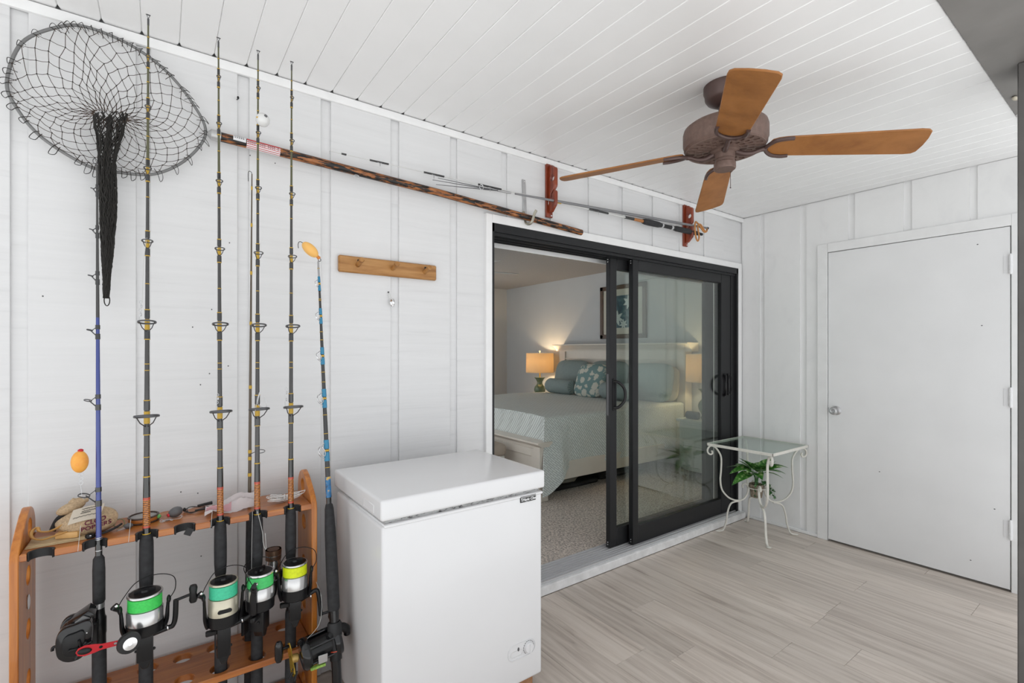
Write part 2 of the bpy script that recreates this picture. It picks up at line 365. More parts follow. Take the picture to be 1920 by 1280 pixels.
def panel(x0, x1, y0, y1, sl_, sr, zb=.068, zt=1.968, rb=.12, rt=.083):
    f = MB().box((x0, y0, zb), (x0+sl_, y1, zt)).box((x1-sr, y0, zb), (x1, y1, zt)).box((x0+sl_, y0, zb), (x1-sr, y1, zb+rb)).box((x0+sl_, y0, zt-rt), (x1-sr, y1, zt))
    p = f.build('sliding_panel', FRAME, sd, bevel=.003)
    ym = (y0+y1)/2
    B((x0+sl_-.002, ym-.003, zb+rb-.002), (x1-sr+.002, ym+.003, zt-rt+.002)).build('pane', GLASS, p, smooth=False)
    s = MB()
    for z in (zb+.02, zb+.035, zt-.02, zt-.035): s.ball((x0-.001, ym, z), (.002, .004, .004), 8, 6)
    stuff(s.build('screw', CHROME, p)); return p
p1 = panel(2.518, 3.705, 2.110, 2.146, .057, .135)
p2 = panel(2.360, 3.553, 2.166, 2.202, .066, .108)
def dhandle(par, x, y, z, hgt, dep, skew):
    B((x-.011, y-.005, z-hgt*.62), (x+.011, y+.001, z+hgt*.62)).build('handle_plate', BLACK, par, bevel=.002)
    MB().tube(spline([(x, y, z+hgt*.5), (x+skew*.4, y-dep*.55, z+hgt*.47), (x+skew, y-dep, z+hgt*.2), (x+skew, y-dep, z-hgt*.2), (x+skew*.4, y-dep*.55, z-hgt*.47), (x, y, z-hgt*.5)], 6), .0098, 10).build('handle', BLACK, par)
dhandle(p2, 2.395, 2.166, 1.065, .17, .045, .055)
MB().box((2.3585, 2.176, .93), (2.3605, 2.192, 1.2)).build('lock_plate', LEAD, p2)
dhandle(p1, 3.615, 2.110, 1.08, .15, .04, -.05)
MB().box((3.655, 2.1, 1.0), (3.680, 2.111, 1.17)).tube(spline([(3.685, 2.10, 1.16), (3.675, 2.085, 1.12), (3.675, 2.085, 1.05), (3.685, 2.10, 1.01)], 5), .004, 8).build('latch_keeper', BLACK, p1)
# ---------------------------------------------------------------- bedroom shell
FZ = .055
BWALL = plain('bedroom_grey_wall', (.56, .575, .59), .7, noise=.02, nscale=3)
BCEIL = plain('bedroom_ceiling', (.40, .385, .38), .9, noise=.08, nscale=60, bump=.5)
CARPET = plain('taupe_carpet', (.52, .46, .415), .95, noise=.6, nscale=75, bump=1.)
struct(B((1.0, 2.25, 0), (4.9, 6.9, FZ)).build('floor_bedroom', CARPET), 'taupe speckled carpet in the bedroom', 'floor')
struct(B((1.0, 2.25, 2.42), (4.95, 6.95, 2.5)).build('ceiling_bedroom', BCEIL), 'grey textured bedroom ceiling', 'ceiling')
struct(MB().box((1.0, 6.87, 0), (1.2, 6.95, 2.5)).box((3.5, 6.87, 0), (4.95, 6.95, 2.5)).box((1.2, 6.87, 0), (3.5, 6.95, .4)).box((1.2, 6.87, 2.25), (3.5, 6.95, 2.5)).build('wall_back', plain('bedroom_back_wall', (.58, .58, .57), .7)), 'grey back wall of the bedroom', 'wall')
struct(B((4.88, 2.25, 0), (4.96, 6.95, 2.5)).build('wall_headboard', BWALL), 'grey bedroom wall behind the headboard', 'wall')
struct(MB().box((.92, 2.25, 0), (1.0, 2.5, 2.5)).box((.92, 6.7, 0), (1.0, 6.95, 2.5)).box((.92, 2.5, 0), (1.0, 6.7, .25)).box((.92, 2.5, 2.3), (1.0, 6.7, 2.5)).build('wall_bedroom', BWALL), 'grey unseen bedroom wall with the added window, opposite the bed', 'wall')
def window(name, lab, a0, a1, z0, z1, M_):
    f = MB().box((a0, -.02, z0), (a0+.05, .02, z1), M_).box((a1-.05, -.02, z0), (a1, .02, z1), M_).box((a0, -.02, z0), (a1, .02, z0+.05), M_).box((a0, -.02, z1-.05), (a1, .02, z1), M_).box(((a0+a1)/2-.025, -.02, z0), ((a0+a1)/2+.025, .02, z1), M_)
    w_ = struct(f.build(name, TRIM), lab, 'window')
    for p, q in ((a0+.05, (a0+a1)/2-.025), ((a0+a1)/2+.025, a1-.05)): MB().box((p, -.002, z0+.05), (q, .002, z1-.05), M_).build('pane', WGLASS, w_, smooth=False)
window('added_window_1', 'unseen wide window opposite the bed, added to light the bedroom', 2.5, 6.7, .25, 2.3, Matrix(((0, 1, 0, .96), (1, 0, 0, 0), (0, 0, 1, 0), (0, 0, 0, 1))))  # out of view, added to brighten the bedroom
window('added_window_2', 'unseen wide window in the bedroom back wall, added for light', 1.2, 3.5, .4, 2.25, Matrix.Translation((0, 6.91, 0)))  # second unseen window, added for more bedroom daylight
# ================================================================ CHEST FREEZER
T = thing('chest_freezer', 'white chest freezer on wooden blocks beside the sliding door', 'freezer', (.893, 1.72, .0775))
fx0, fx1, fy0, fy1 = .566, 1.221, 1.478, 1.972
bd = B((fx0, fy0, .0775), (fx1, fy1, .792)).build('body', WHITE, T, bevel=.012, seg=3)
B((fx0+.006, fy0-.003, .786), (fx1+.003, fy1-.01, .797)).build('body_rim', WHITEP, T, bevel=.003)
B((fx0+.014, fy0+.012, .79), (fx1-.010, fy1-.02, .822)).build('gasket', grain('worn_gasket', ['151413', '8c8b8a', 'b4b4b4', 'bbbbbb'], (60, 60, 200), .7, 0, pos=[.36, .42, .5, .8]), T)
ld = B((fx0-.008, fy0-.012, .812), (fx1+.006, fy1, .88)).build('lid', WHITE, T, bevel=.010, seg=3)
B((fx0-.0095, fy0+.05, .823), (fx0-.006, fy0+.15, .852)).build('lid_grip', WHITEP, ld, bevel=.003)
bg_ = B((1.112, fy0-.0035, .769), (1.187, fy0+.002, .793)).build('badge', plain('dark_badge', (.02, .02, .02), .3), T, bevel=.001)
MB().text('Magic Chef', .0148, .0006, M=XZ(fy0-.0042) @ Matrix.Translation((1.154, .7785, 0)), shear=.2, bold=.0003).build('lettering', WHITEP, bg_)
m = MB().box((1.114, fy0-.0042, .7865), (1.185, fy0-.0036, .7918)); m.build('badge_band', plain('badge_grey', (.3, .3, .3), .4), bg_)
MB().ball((1.1175, fy0-.004, .7835), (.0028, .001, .0028), 8, 6).box((1.1163, fy0-.0045, .774), (1.1187, fy0-.0036, .781)).build('chef_mark', WHITEP, bg_)
# control panel
MB().shape([rrect(-.066, -.030, .066, .030, .028, 6), rrect(-.0635, -.0275, .0635, .0275, .0255, 6)], .003, XZ(fy0-.0008) @ Matrix.Translation((1.120, .205, 0))).build('control_panel', plain('panel_edge', (.72, .72, .73), .4), T)
kb = MB().lathe([(.020, 0), (.020, .006), (.0175, .011), (0, .011)], 28, frame((1.153, fy0, .204), (0, -1, 0))).box((1.1505, fy0-.016, .188), (1.1555, fy0-.010, .220)).build('thermostat_knob', WHITEP, T)
mk = MB()
for i in range(15):
    a = math.radians(-50+i*20); c = Vector((1.153+.0245*math.cos(a), fy0-.0004, .204+.0245*math.sin(a)))
    mk.box((-.0028, -.0006, -.0007), (.0028, .0006, .0007), Matrix.Translation(c) @ Matrix.Rotation(-(a+PI/2), 4, 'Y'))
stuff(mk.build('dial_marks', BLACK, kb))
MB().ball((1.104, fy0-.0008, .212), (.0045, .002, .0075), 12, 8).build('indicator_light', LEAD, T)
MB().shape([rrect(-.028, -.011, .028, .011, .01, 4), rrect(-.0268, -.0098, .0268, .0098, .0088, 4)], .0016, XZ(fy0-.0005) @ Matrix.Translation((1.095, .199, 0))).build('panel_groove', plain('panel_line', (.66, .66, .66), .5), T)
BLK = grain('raw_wood_block', ['7a5236', '9a6f4e', 'ac8462'], (30, 3, 30), .7, .2)
for i, (x, lb) in enumerate(((.60, 'raw wooden block under the freezer on the rod rack side'), (1.095, 'raw wooden block under the freezer on the sliding door side'))):
    tag(B((x, 1.492, 0), (x+.092, 1.95, .077)).build('wood_block', BLK, bevel=.004), lb, 'block', 'blocks under the freezer')
# ================================================================ ROD RACK
RK = thing('fishing_rod_rack', 'orange-stained wooden rod rack standing against the siding', 'rod rack', (.065, 1.97, 0))
out = [(1.862, 0), (2.085, 0), (2.085, .80)]+[(2.012+.073*math.cos(a), .812+.073*math.sin(a)) for a in [i*PI/2/7 for i in range(1, 8)]]+[(1.975, .872), (1.925, .842), (1.885, .812), (1.866, .79), (1.862, .77)]
for x0, nmx in ((-.334, 0), (.447, 1)):
    loops = [out]+[circ(1.985, z, .0285, 20) for z in (.080, .232, .385, .535, .692)]+[circ(2.005, .828, .026, 20)]
    p = MB().shape(loops, .019, YZ(x0+.0095), bev=.002).build('side_panel', RACKW, RK)
NX = [-.272, -.157, -.035, .062, .160, .273, .383]
def shelf_loop(y0, y1, notch):
    L_ = [(-.315, y1), (-.315, y0)]
    for x in notch:
        for i in range(11): a = PI-PI*i/10; L_.append((x+.0285*math.cos(a), y0+(0 if i in (0, 10) else .008+.024*math.sin(a))))
    L_ += [(.447, y0), (.447, y1)]
    for x in reversed(notch): L_ += [(x+.04, y1), (x+.02, y1-.02), (x-.02, y1-.02), (x-.04, y1)]
    return L_
us = MB().shape([shelf_loop(1.868, 2.082, NX)], .021, Matrix.Translation((0, 0, .7795)), bev=.0025).build('upper_shelf', RACKH, RK)
for x in NX:
    pin = []; pou = []
    for i in range(13):
        a = PI-PI*i/12; pou.append((x+.0282*math.cos(a), 1.868+.008*(1 if 0 < i < 12 else .4)+.024*math.sin(a))); pin.append((x+.0235*math.cos(a), 1.866+.008*(1 if 0 < i < 12 else 0)+.0195*math.sin(a)))
    MB().prism(pou+pin[::-1], .023, Matrix.Translation((0, 0, .7675))).build('foam_liner', BLACKM, us)
MB().box((.062, 1.861, .760), (.082, 1.866, .782), Matrix.Translation((.072, 1.86, .77)) @ Matrix.Rotation(.5, 4, 'Y') @ Matrix.Translation((-.072, -1.86, -.77))).build('loose_foam_strip', BLACKM, us)
hl = [[(-.315, 1.846), (.447, 1.846), (.447, 2.082), (-.315, 2.082)]]
for x in NX: hl += [circ(x, 1.892, .0275, 20), circ(x, 2.03, .0275, 20)]
MB().shape(hl, .022, Matrix.Translation((0, 0, .274)), bev=.0025).build('lower_shelf', RACKH, RK)
B((-.315, 1.87, .03), (.447, 2.08, .05)).build('bottom_board', RACKH, RK, bevel=.002)
MB().ball((-.313, 1.975, .617), (.003, .014, .022), 12, 8).build('sticker_residue', WHITEP, RK)
# ================================================================ FISHING RODS
BLANK = plain('dark_graphite_blank', (.045, .043, .042), .25, .2, coat=.5)
OLIVE = plain('olive_tip_blank', (.10, .10, .055), .3, .2)
WRAPB = plain('black_gloss_wrap', (.010, .010, .010), .12, coat=.8)
WRAPG = plain('gold_wrap', (.55, .34, .03), .35)
def weave(name, a, b, c):
    m, nt, bs = nm(name); L = nt.links.new; tc = nt.nodes.new('ShaderNodeTexCoord'); wv = nt.nodes.new('ShaderNodeTexChecker'); mp = nt.nodes.new('ShaderNodeMapping')
    mp.inputs['Scale'].default_value = (120, 60, 330); wv.inputs['Scale'].default_value = 1; mp.inputs['Rotation'].default_value = (0, .5, 0)
    wv.inputs[1].default_value = rgb(a); wv.inputs[2].default_value = rgb(b)
    n = nt.nodes.new('ShaderNodeTexWave'); n.bands_direction = 'Z'; n.inputs['Scale'].default_value = 55; r = nt.nodes.new('ShaderNodeValToRGB'); r.color_ramp.interpolation = 'CONSTANT'; r.color_ramp.elements[1].position = .72; r.color_ramp.elements[0].color = (0,0,0,1)
    mx = nt.nodes.new('ShaderNodeMix'); mx.data_type = 'RGBA'; mx.inputs[7].default_value = rgb(c)
    L(tc.outputs['Object'], mp.inputs[0]); L(mp.outputs[0], wv.inputs[0]); L(tc.outputs['Object'], n.inputs[0]); L(n.outputs['Fac'], r.inputs[0]); L(r.outputs[0], mx.inputs[0]); L(wv.outputs[0], mx.inputs[6]); L(mx.outputs[2], bs.inputs['Base Color'])
    bs.inputs['Roughness'].default_value = .15; return m
WEAVE = weave('orange_diamond_wrap', (.60, .22, .04), (.42, .13, .02), (.02, .012, .01))
REDWR = plain('red_wrap', (.45, .05, .02), .25, coat=.5)
LINE = plain('clear_fishing_line', (.55, .55, .53), .3)
class Rod:
    """straight rod: axis from butt to tip, helper to place rings and sleeves at a height"""
    def __init__(s, T, pb, pt, rad):
        s.T = T; s.b = Vector(pb); s.t = Vector(pt); s.rad = rad; s.d = (s.t-s.b).normalized()
    def at(s, z): return s.b+(s.t-s.b)*((z-s.b.z)/(s.t.z-s.b.z))
    def r(s, z):
        R = s.rad
        for (z0, r0), (z1, r1) in zip(R, R[1:]):
            if z0 <= z <= z1: return r0+(r1-r0)*(z-z0)/(z1-z0)
        return R[-1][1] if z > R[-1][0] else R[0][1]
    def seg(s, m, z0, z1, dr=0., k=2, n=12):
        pts = [s.at(z0+(z1-z0)*i/(k-1)) for i in range(k)]
        m.tube(pts, [s.r(z0+(z1-z0)*i/(k-1))+dr for i in range(k)], n); return m
    def prof(s, m, pr, n=16):
        m.tube([s.at(z) for z, r in pr], [r for z, r in pr], n); return m
ZG = [2.267, 2.11, 1.917, 1.69, 1.439, 1.151]; RG = [.0060, .0076, .0100, .0145, .0230, .0310]
def spin_guides(R, zs, rs, dirn=(0, -1, 0), wl=.040):
    d = Vector(dirn); side = Vector((-d.y, d.x, 0))
    for z, q in zip(zs, rs):
        g = MB(); c = R.at(z)+d*(R.r(z)+q*1.02)
        nrm = (Vector((0, 0, 1))+d*-.18).normalized()
        M_ = frame(c, nrm, side)
        ring = [M_ @ Vector((q*math.cos(a), q*math.sin(a), 0)) for a in [2*PI*i/24 for i in range(24)]]
        g.tube(ring, max(.0011, q*.075), 6, closed=True, flat=(nrm, 1.6))
        lo = R.at(z-q*.9-.008)+d*R.r(z-.01)
        for sgn in (-1, 1):
            a0 = c+side*sgn*q*.80+d*q*.35; g.tube([a0, (a0+lo)*.5+side*sgn*q*.12-Vector((0,0,q*.12)), lo+side*sgn*R.r(z)*.4], .0010+q*.022, 6)
        g.tube([c-d*q, R.at(z+.003)+d*R.r(z)], .0011, 6)
        go = g.build('guide', plain_guide, R.T)
        w_ = MB(); h = wl*(.55+q*21)
        R.seg(w_, z+.010+q*.15, z+.010+q*.15+h*.62, .0014); R.seg(w_, z-.012-q*.6-h*.62, z-.012-q*.6, .0018)
        each(w_, 'wrap', WRAPB, go)
        y_ = MB()
        for zz in (z+.011+q*.15+h*.62, z-.013-q*.6-h*.62): R.seg(y_, zz-.0013, zz+.0013, .0019)
        R.seg(y_, z-.010-q*.55, z+.008+q*.1, .0008); stuff(y_.build('gold_band', WRAPG, go))
plain_guide = plain('guide_grey', (.10, .10, .105), .35, .6)
def tiptop(R, q=.0055):
    g = MB(); c = R.t+Vector((0, -.004, .010)); M_ = frame(c, (0, -.6, .8), (1, 0, 0))
    g.tube([M_ @ Vector((q*math.cos(a), q*math.sin(a), 0)) for a in [2*PI*i/16 for i in range(16)]], .0011, 6, closed=True)
    g.tube([R.t-R.d*.02, R.t], .0028, 8).tube([R.t, c+Vector((q*.7, 0, -.001))], .0009, 5).tube([R.t, c+Vector((-q*.7, 0, -.001))], .0009, 5); g.build('tip_guide', plain_guide, R.T)
def spin_reel(T, base, col, s=1., rot=0., zoff=(.629, .6205, .583, .538, .513, .430), handle='up', cap=BLACK, tall=0., skirt=SILVER, hl_=1., tilt=0.):
    """spinning reel hanging on the camera side of the rod; zoff: lip top, line top, line bottom, skirt bottom, rotor bottom, body bottom"""
    zt, zl1, zl0, zk, zr, zb = zoff; x, y = base; ax = Vector((x, y-.072, 0)); M0 = Matrix.Translation((ax.x, ax.y, 0)) @ Matrix.Rotation(rot, 4, 'Z')
    M0 = Matrix.Translation((ax.x, ax.y, zr)) @ Matrix.Rotation(tilt, 4, 'X') @ Matrix.Rotation(rot, 4, 'Z') @ Matrix.Translation((0, 0, -zr))
    H = lambda r, z: (r*s, z)
    rr = MB().box((-.020*s, -.022, zb), (.020*s, .028, zr), M0).box((-.014, .02, zb+.03), (.014, .056, zb+.058), M0).box((-.0155, .048, zb-.02), (.0155, .058, zr+.02), M0).build('reel_body', BLACK, T, bevel=.004, seg=2)
    MB().prism([(-.017*s, zb), (.017*s, zb), (.006, zb-.024), (-.006, zb-.024)], .034, M0 @ XZ(.017)).build('tail', BLACK, rr, bevel=.002)
    each(MB().ball((-.0215*s, -.005, zb+.03), .004, 8, 6, M0).ball((.0215*s, -.005, zb+.025), .0045, 8, 6, M0), 'side_screw', BLACK, rr)
    MB().box((-.052*s, -.008, zr-.030), (-.018*s, .008, zr-.014), M0).build('drag_switch', BLACK, rr, bevel=.003)
    ro = MB().lathe([H(.018, zr-.012), H(.036, zr-.006), H(.0455, zr), H(.047, zk+.004), H(.044, zk+.006), H(.02, zk+.006)], 32, M0).build('rotor', BLACK, T)
    for sg in (-1, 1):
        P_ = [(sg*.046*s, 0, zr), (sg*.053*s, -.004, (zr+zk)/2+.01), (sg*.055*s, -.006, zk+.03), (sg*.057*s, -.010, zl0+.012)]
        ar = MB().tube(spline(P_, 4), [.013, .0135, .013, .0125, .012, .0115, .011, .0105, .010, .009, .009, .008, .008][:len(spline(P_, 4))], 8, M=M0, flat=(Vector((1, 0, 0)), .5))
        ar.ball((sg*.058*s, -.010, zl0+.012), (.006, .012, .012), 10, 8, M=M0).build('rotor_arm', BLACK, ro)
    # bail wire and line roller
    zb_ = zl0+.014
    MB().tube(spline([(.060*s, -.012, zb_), (.074*s, -.020, zb_+.030), (.070*s, .02, zb_+.052), (.03*s, .05, zb_+.058), (-.02*s, .045, zb_+.05), (-.05*s, .01, zb_+.026), (-.063*s, -.012, zb_+.008)], 6), .0013, 6, M=M0).build('bail_wire', BLACK, ro)
    MB().tube([(-.058*s, -.01, zb_), (-.072*s, -.018, zb_+.014), (-.064*s, -.022, zb_+.022)], [.007, .008, .006], 8, M=M0).build('bail_arm', BLACK, ro)
    MB().ball((-.065*s, -.024, zb_+.019), (.005, .004, .005), 10, 8, M0).build('line_roller', CHROME, ro)
    sp = MB().lathe([H(.040, zk+.002), H(.0452, zk+.003), H(.0455, zl0-.004), H(.043, zl0), H(.037, zl0), H(.0365, zl1), H(.0425, zl1+.001), H(.0445, zl1+.003), H(.0445, zt-.002), H(.0435, zt), H(.0395, zt), H(.0385, zt-.0015), H(.02, zt-.002)], 36, M0).build('spool', skirt, T)
    MB().lathe([H(.0372, zl0+.0005), H(.0425, zl0+.003), H(.0420, zl1-.001), H(.0372, zl1-.0005)], 36, M0).build('braided_line', col, sp)
    MB().lathe([H(.0388, zt-.002), H(.0385, zt+.0006), H(.030, zt+.0012), H(.012, zt+.002), H(.010, zt+.008), H(0, zt+.009)], 28, M0).box((-.026*s, -.004, zt-.001), (.026*s, .004, zt+.010), M0).build('drag_knob', cap, sp)
    if skirt is not SILVER or tall: MB().shape([rrect(-.021*s, -.0062, .021*s, .0062, .006, 4)], .0006, M0 @ XZ(-.0462*s) @ Matrix.Translation((0, (zk+zl0)/2-.004, 0))).build('label_plate', BLACK, sp)
    # crank
    zc = zr-.012
    if handle == 'up':
        Pc = [(.020*s, 0, zc-.004), (.058*s, -.004, zc+.004), (.068*s, -.006, zc+.008), (.074*s, -.008, zc+.030), (.076*s, -.01, zc+.086)]
        kn_ = ((.076*s, -.01, zc+.084), (.116*s, -.016, zc+.094))
    elif handle == 'right':
        Pc = [(.020*s, 0, zc-.004), (.060*s, -.004, zc+.006), (.085*s, -.004, zc+.018), (.092*s, -.006, zc+.055)]
        kn_ = ((.091*s, -.006, zc+.05), (.120*s, -.014, zc+.058))
    else:
        Pc = [(.020*s, 0, zc-.004), (.052*s, -.004, zc+.012), (.070*s, -.004, zc+.020), (.082*s, -.006, zc+.010), (.092*s, -.01, zc-.070)]
        kn_ = ((.091*s, -.01, zc-.066), (.125*s, -.012, zc-.062))
    hd = MB().tube(spline(Pc, 5), .0072, 10, M=M0).build('crank', BLACK, T)
    MB().lathe([(.0083, 0), (.0083, .003)], 12, M0 @ frame((.054*s, -.003, zc+.004), (1, 0, .15))).build('crank_ring', CHROME, hd)
    MB().tube([kn_[0], kn_[1]], .0045, 8, M=M0).tube([Vector(kn_[1])+Vector((.004, 0, q)) for q in (-.026, -.018, 0, .018, .026)], [.009, .0115, .0095, .0115, .009], 12, M=M0).build('crank_knob', BLACK, hd)
def surf_rod(label, xb, xt, reel):
    T = thing('fishing_rod', label, 'fishing rod', (xb, 1.89, .052), 'fishing rods standing in the rack')
    R = Rod(T, (xb, 1.89, .052), (xt, 1.89, 2.388), [(.05, .0095), (.78, .0088), (.96, .0080), (1.15, .0072), (1.44, .0058), (1.7, .0048), (2.0, .0037), (2.39, .0022)])
    R.seg(MB(), .3, 1.917, 0, 8).build('blank', BLANK, T); R.seg(MB(), 1.917, 2.388, 0, 4).build('tip_blank', OLIVE, T)
    R.prof(MB(), [(.598, .0150), (.602, .0165), (.64, .0185), (.70, .0188), (.755, .0180), (.776, .0160), (.780, .0130)]).build('fore_grip', FOAM, T)
    R.prof(MB(), [(.052, .0175), (.06, .0190), (.40, .0185), (.415, .0165)]).build('butt_grip', FOAM, T)
    R.prof(MB(), [(.40, .0150), (.47, .0150), (.60, .0150)]).build('reel_seat', BLACK, T)
    w_ = R.prof(MB(), [(.803, .0098), (.892, .0092)]).build('decorative_wrap', WEAVE, T)
    MB_ = MB(); R.prof(MB_, [(.800, .0100), (.8065, .0100)]); R.prof(MB_, [(.8865, .0095), (.8945, .0095)]); each(MB_, 'red_band', REDWR, w_)
    MB_ = MB(); R.prof(MB_, [(.780, .0105), (.799, .0103)]); R.prof(MB_, [(.895, .0094), (.958, .0090)]); each(MB_, 'black_band', WRAPB, w_)
    MB_ = MB(); R.prof(MB_, [(.7795, .0112), (.783, .0112)]); R.prof(MB_, [(.957, .0094), (.9605, .0094)])
    for z in (1.02, 1.29, 1.31, 1.56, 1.83, 2.02, 2.19, 2.33): R.seg(MB_, z-.001, z+.001, .0009)
    stuff(MB_.build('gold_band', WRAPG, T))
    spin_guides(R, ZG, RG); tiptop(R); spin_reel(T, (xb, 1.89), **reel); return T, R
def lcol(n, c): return plain(n, c, .5, noise=.1, nscale=150)
LG = lcol('green_braid', (.05, .62, .10)); LT = lcol('mint_braid', (.06, .58, .33)); LG2 = lcol('lime_green_braid', (.07, .60, .16)); LY = lcol('yellow_braid', (.72, .82, .01))
CHAMP = plain('champagne_spool', (.60, .56, .44), .3, .6)
T2, R2 = surf_rod('tall surf rod in front of the net, bright green line reel with crank pointing up', -.0385, -.032, dict(col=LG))
T3, R3 = surf_rod('tall surf rod with mint green line on a champagne-coloured reel spool', .164, .156, dict(col=LT, zoff=(.608, .600, .558, .500, .470, .368), skirt=CHAMP, handle='right', s=.95))
T4, R4 = surf_rod('tall surf rod with a white ball bobber near its tip and a green line reel', .271, .275, dict(col=LG2, zoff=(.609, .600, .561, .518, .488, .415), rot=.9, s=.95, handle='right'))
T5, R5 = surf_rod('tall surf rod with the bright yellow line reel', .380, .384, dict(col=LY, zoff=(.612, .604, .568, .520, .490, .415), rot=-.15, handle='down', s=.92))
# slim spare rod behind, silver reel
T7 = thing('fishing_rod', 'slim dark rod tucked close behind the white-bobber rod', 'fishing rod', (.262, 2.03, .052), 'fishing rods standing in the rack')
R7 = Rod(T7, (.262, 2.03, .052), (.262, 1.935, 1.98), [(.05, .009), (.8, .006), (1.3, .0042), (2.0, .0018)])
R7.seg(MB(), .75, 1.98, 0, 6).build('blank', plain('brown_blank', (.10, .075, .05), .3), T7)
R7.prof(MB(), [(.052, .013), (.06, .014), (.75, .011), (.76, .008)]).build('butt_grip', FOAM, T7)
m = MB()
for z in (1.93, 1.80, 1.63, 1.45, 1.22, .985, .96, .90): R7.seg(m, z-.006, z+.006, .0009)
stuff(m.build('gold_band', WRAPG, T7))
m = MB().tube(spline([R7.t, R7.t+Vector((-.004, -.004, .006)), R7.t+Vector((-.012, -.006, .002)), R7.t+Vector((-.012, -.006, -.03))], 4), .0012, 6)
q = MB(); c = R7.at(.985)+Vector((.03, -.02, 0))
for i in range(1): q.tube([c+Vector((.016*math.cos(a), .012*math.sin(a), .004*math.sin(a))) for a in [2*PI*j/20 for j in range(20)]], .0013, 6, closed=True)
q.tube([R7.at(.975), c+Vector((-.014, 0, 0))], .0013, 6)
q.build('guide', plain_guide, T7); m.build('tip_hook', plain_guide, T7)
MB().lathe([(.016, .515), (.024, .518), (.026, .575), (.024, .585), (.026, .60), (.0265, .622), (.021, .622), (.020, .610), (0, .61)], 24, Matrix.Translation((.335, 1.955, 0))).build('reel_spool', SILVER, T7)
MB().lathe([(.0266, .586), (.0268, .600)], 24, Matrix.Translation((.335, 1.955, 0))).lathe([(.0268, .604), (.0272, .612), (.0268, .622)], 24, Matrix.Translation((.335, 1.955, 0))).build('reel_rim', plain('bronze_rim', (.25, .15, .10), .35, .6), T7)
MB().box((.315, 1.94, .455), (.352, 1.975, .52)).box((.262, 1.95, .47), (.318, 1.968, .49)).build('reel_body', plain('grey_reel_body', (.42, .42, .44), .4, .5), T7, bevel=.006, seg=2)
# ---- blue rod with low-profile casting reel
T1 = thing('fishing_rod', 'blue casting rod with a low black reel and a red crank', 'fishing rod', (-.1475, 1.89, .052), 'fishing rods standing in the rack')
R1 = Rod(T1, (-.1475, 1.89, .052), (-.154, 1.89, 1.905), [(.05, .009), (.79, .0072), (.93, .0066), (1.2, .0055), (1.57, .0040), (1.9, .0022)])
BLUE = plain('blue_blank', (.035, .055, .24), .2, .2, coat=.6)
R1.seg(MB(), .35, 1.45, 0, 5).build('blank', BLUE, T1); R1.seg(MB(), 1.45, 1.905, 0, 4).build('tip_blank', BLANK, T1)
R1.prof(MB(), [(.600, .0125), (.605, .015), (.70, .0152), (.732, .0138), (.742, .0085)]).build('fore_grip', FOAM, T1)
R1.prof(MB(), [(.052, .016), (.06, .0178), (.46, .0172), (.475, .015)]).build('butt_grip', FOAM, T1)
R1.prof(MB(), [(.47, .0165), (.505, .0165), (.51, .0175), (.555, .0175), (.56, .0145), (.575, .0135), (.60, .0130)]).build('reel_seat', BLACK, T1)
R1.prof(MB(), [(.585, .0136), (.600, .0136)]).build('seat_ring', STEEL, T1)
m = MB(); R1.seg(m, .742, .790, .0014); m.build('winding_check', WRAPB, T1)
m = MB()
for z in (.757, .790, .795): R1.seg(m, z-.0012, z+.0012, .002)
stuff(m.build('silver_band', STEEL, T1))
for z, q in zip((1.83, 1.708, 1.571, 1.41, 1.202, .922), (.004, .005, .006, .007, .009, .0135)):
    g = MB(); c = R1.at(z)+Vector((-R1.r(z)-q*1.9, -.004, q*.3)); nr = Vector((.25, -.2, 1)).normalized(); M_ = frame(c, nr, (1, 0, 0))
    g.tube([M_ @ Vector((q*math.cos(a), q*math.sin(a), 0)) for a in [2*PI*i/20 for i in range(20)]], max(.001, q*.1), 6, closed=True, flat=(nr, 1.5))
    g.tube([c+Vector((q*.3, 0, -.001)), R1.at(z-q*1.3-.004)+Vector((-R1.r(z), 0, 0))], .0012+q*.05, 6).tube([c+Vector((q*.9, 0, 0)), R1.at(z+q*.8+.004)+Vector((-R1.r(z), 0, 0))], .0011, 6)
    go = g.build('guide', plain_guide, T1)
    w_ = MB(); R1.seg(w_, z-q*1.3-.016, z-q*1.2, .0014); R1.seg(w_, z+q*.7, z+q*.8+.012, .0014); each(w_, 'wrap', WRAPB, go)
g = MB().tube([R1.t+Vector((-.004+.005*math.cos(a), -.004, .008+.008*math.sin(a))) for a in [2*PI*i/14 for i in range(14)]], .001, 6, closed=True); g.build('tip_guide', plain_guide, T1)
# low-profile reel: spool axis towards the camera, hung on the left of the rod
GBL = plain('gloss_black_reel', (.007, .007, .008), .14, coat=.35, spec=.35)
cx, cz = -.195, .545
def rshape(k): return [(cx+k*px, cz+k*pz) for px, pz in spline2]
base_pts = [(-.036, -.004), (-.034, .030), (-.020, .048), (.004, .052), (.030, .056), (.040, .040), (.040, .010), (.034, -.022), (.016, -.044), (-.010, -.046), (-.030, -.030)]
spline2 = [(p.x, p.y) for p in spline([(a, b, 0) for a, b in base_pts], 4, closed=True)]
rb = MB().prism(rshape(1.), .020, XZ(1.800)).prism(rshape(.93), .05, XZ(1.85)).prism(rshape(1.), .016, XZ(1.868)).build('reel_body', GBL, T1, bevel=.004, seg=2)
MB().prism(rshape(.62), .010, XZ(1.782)).build('side_plate', BLACK, rb, bevel=.003, seg=2)
MB().prism([(cx-.025, cz+.040), (cx+.03, cz+.074), (cx+.046, cz+.056), (cx-.0, cz+.03)], .06, XZ(1.862)).build('thumb_cover', GBL, rb, bevel=.005, seg=2)
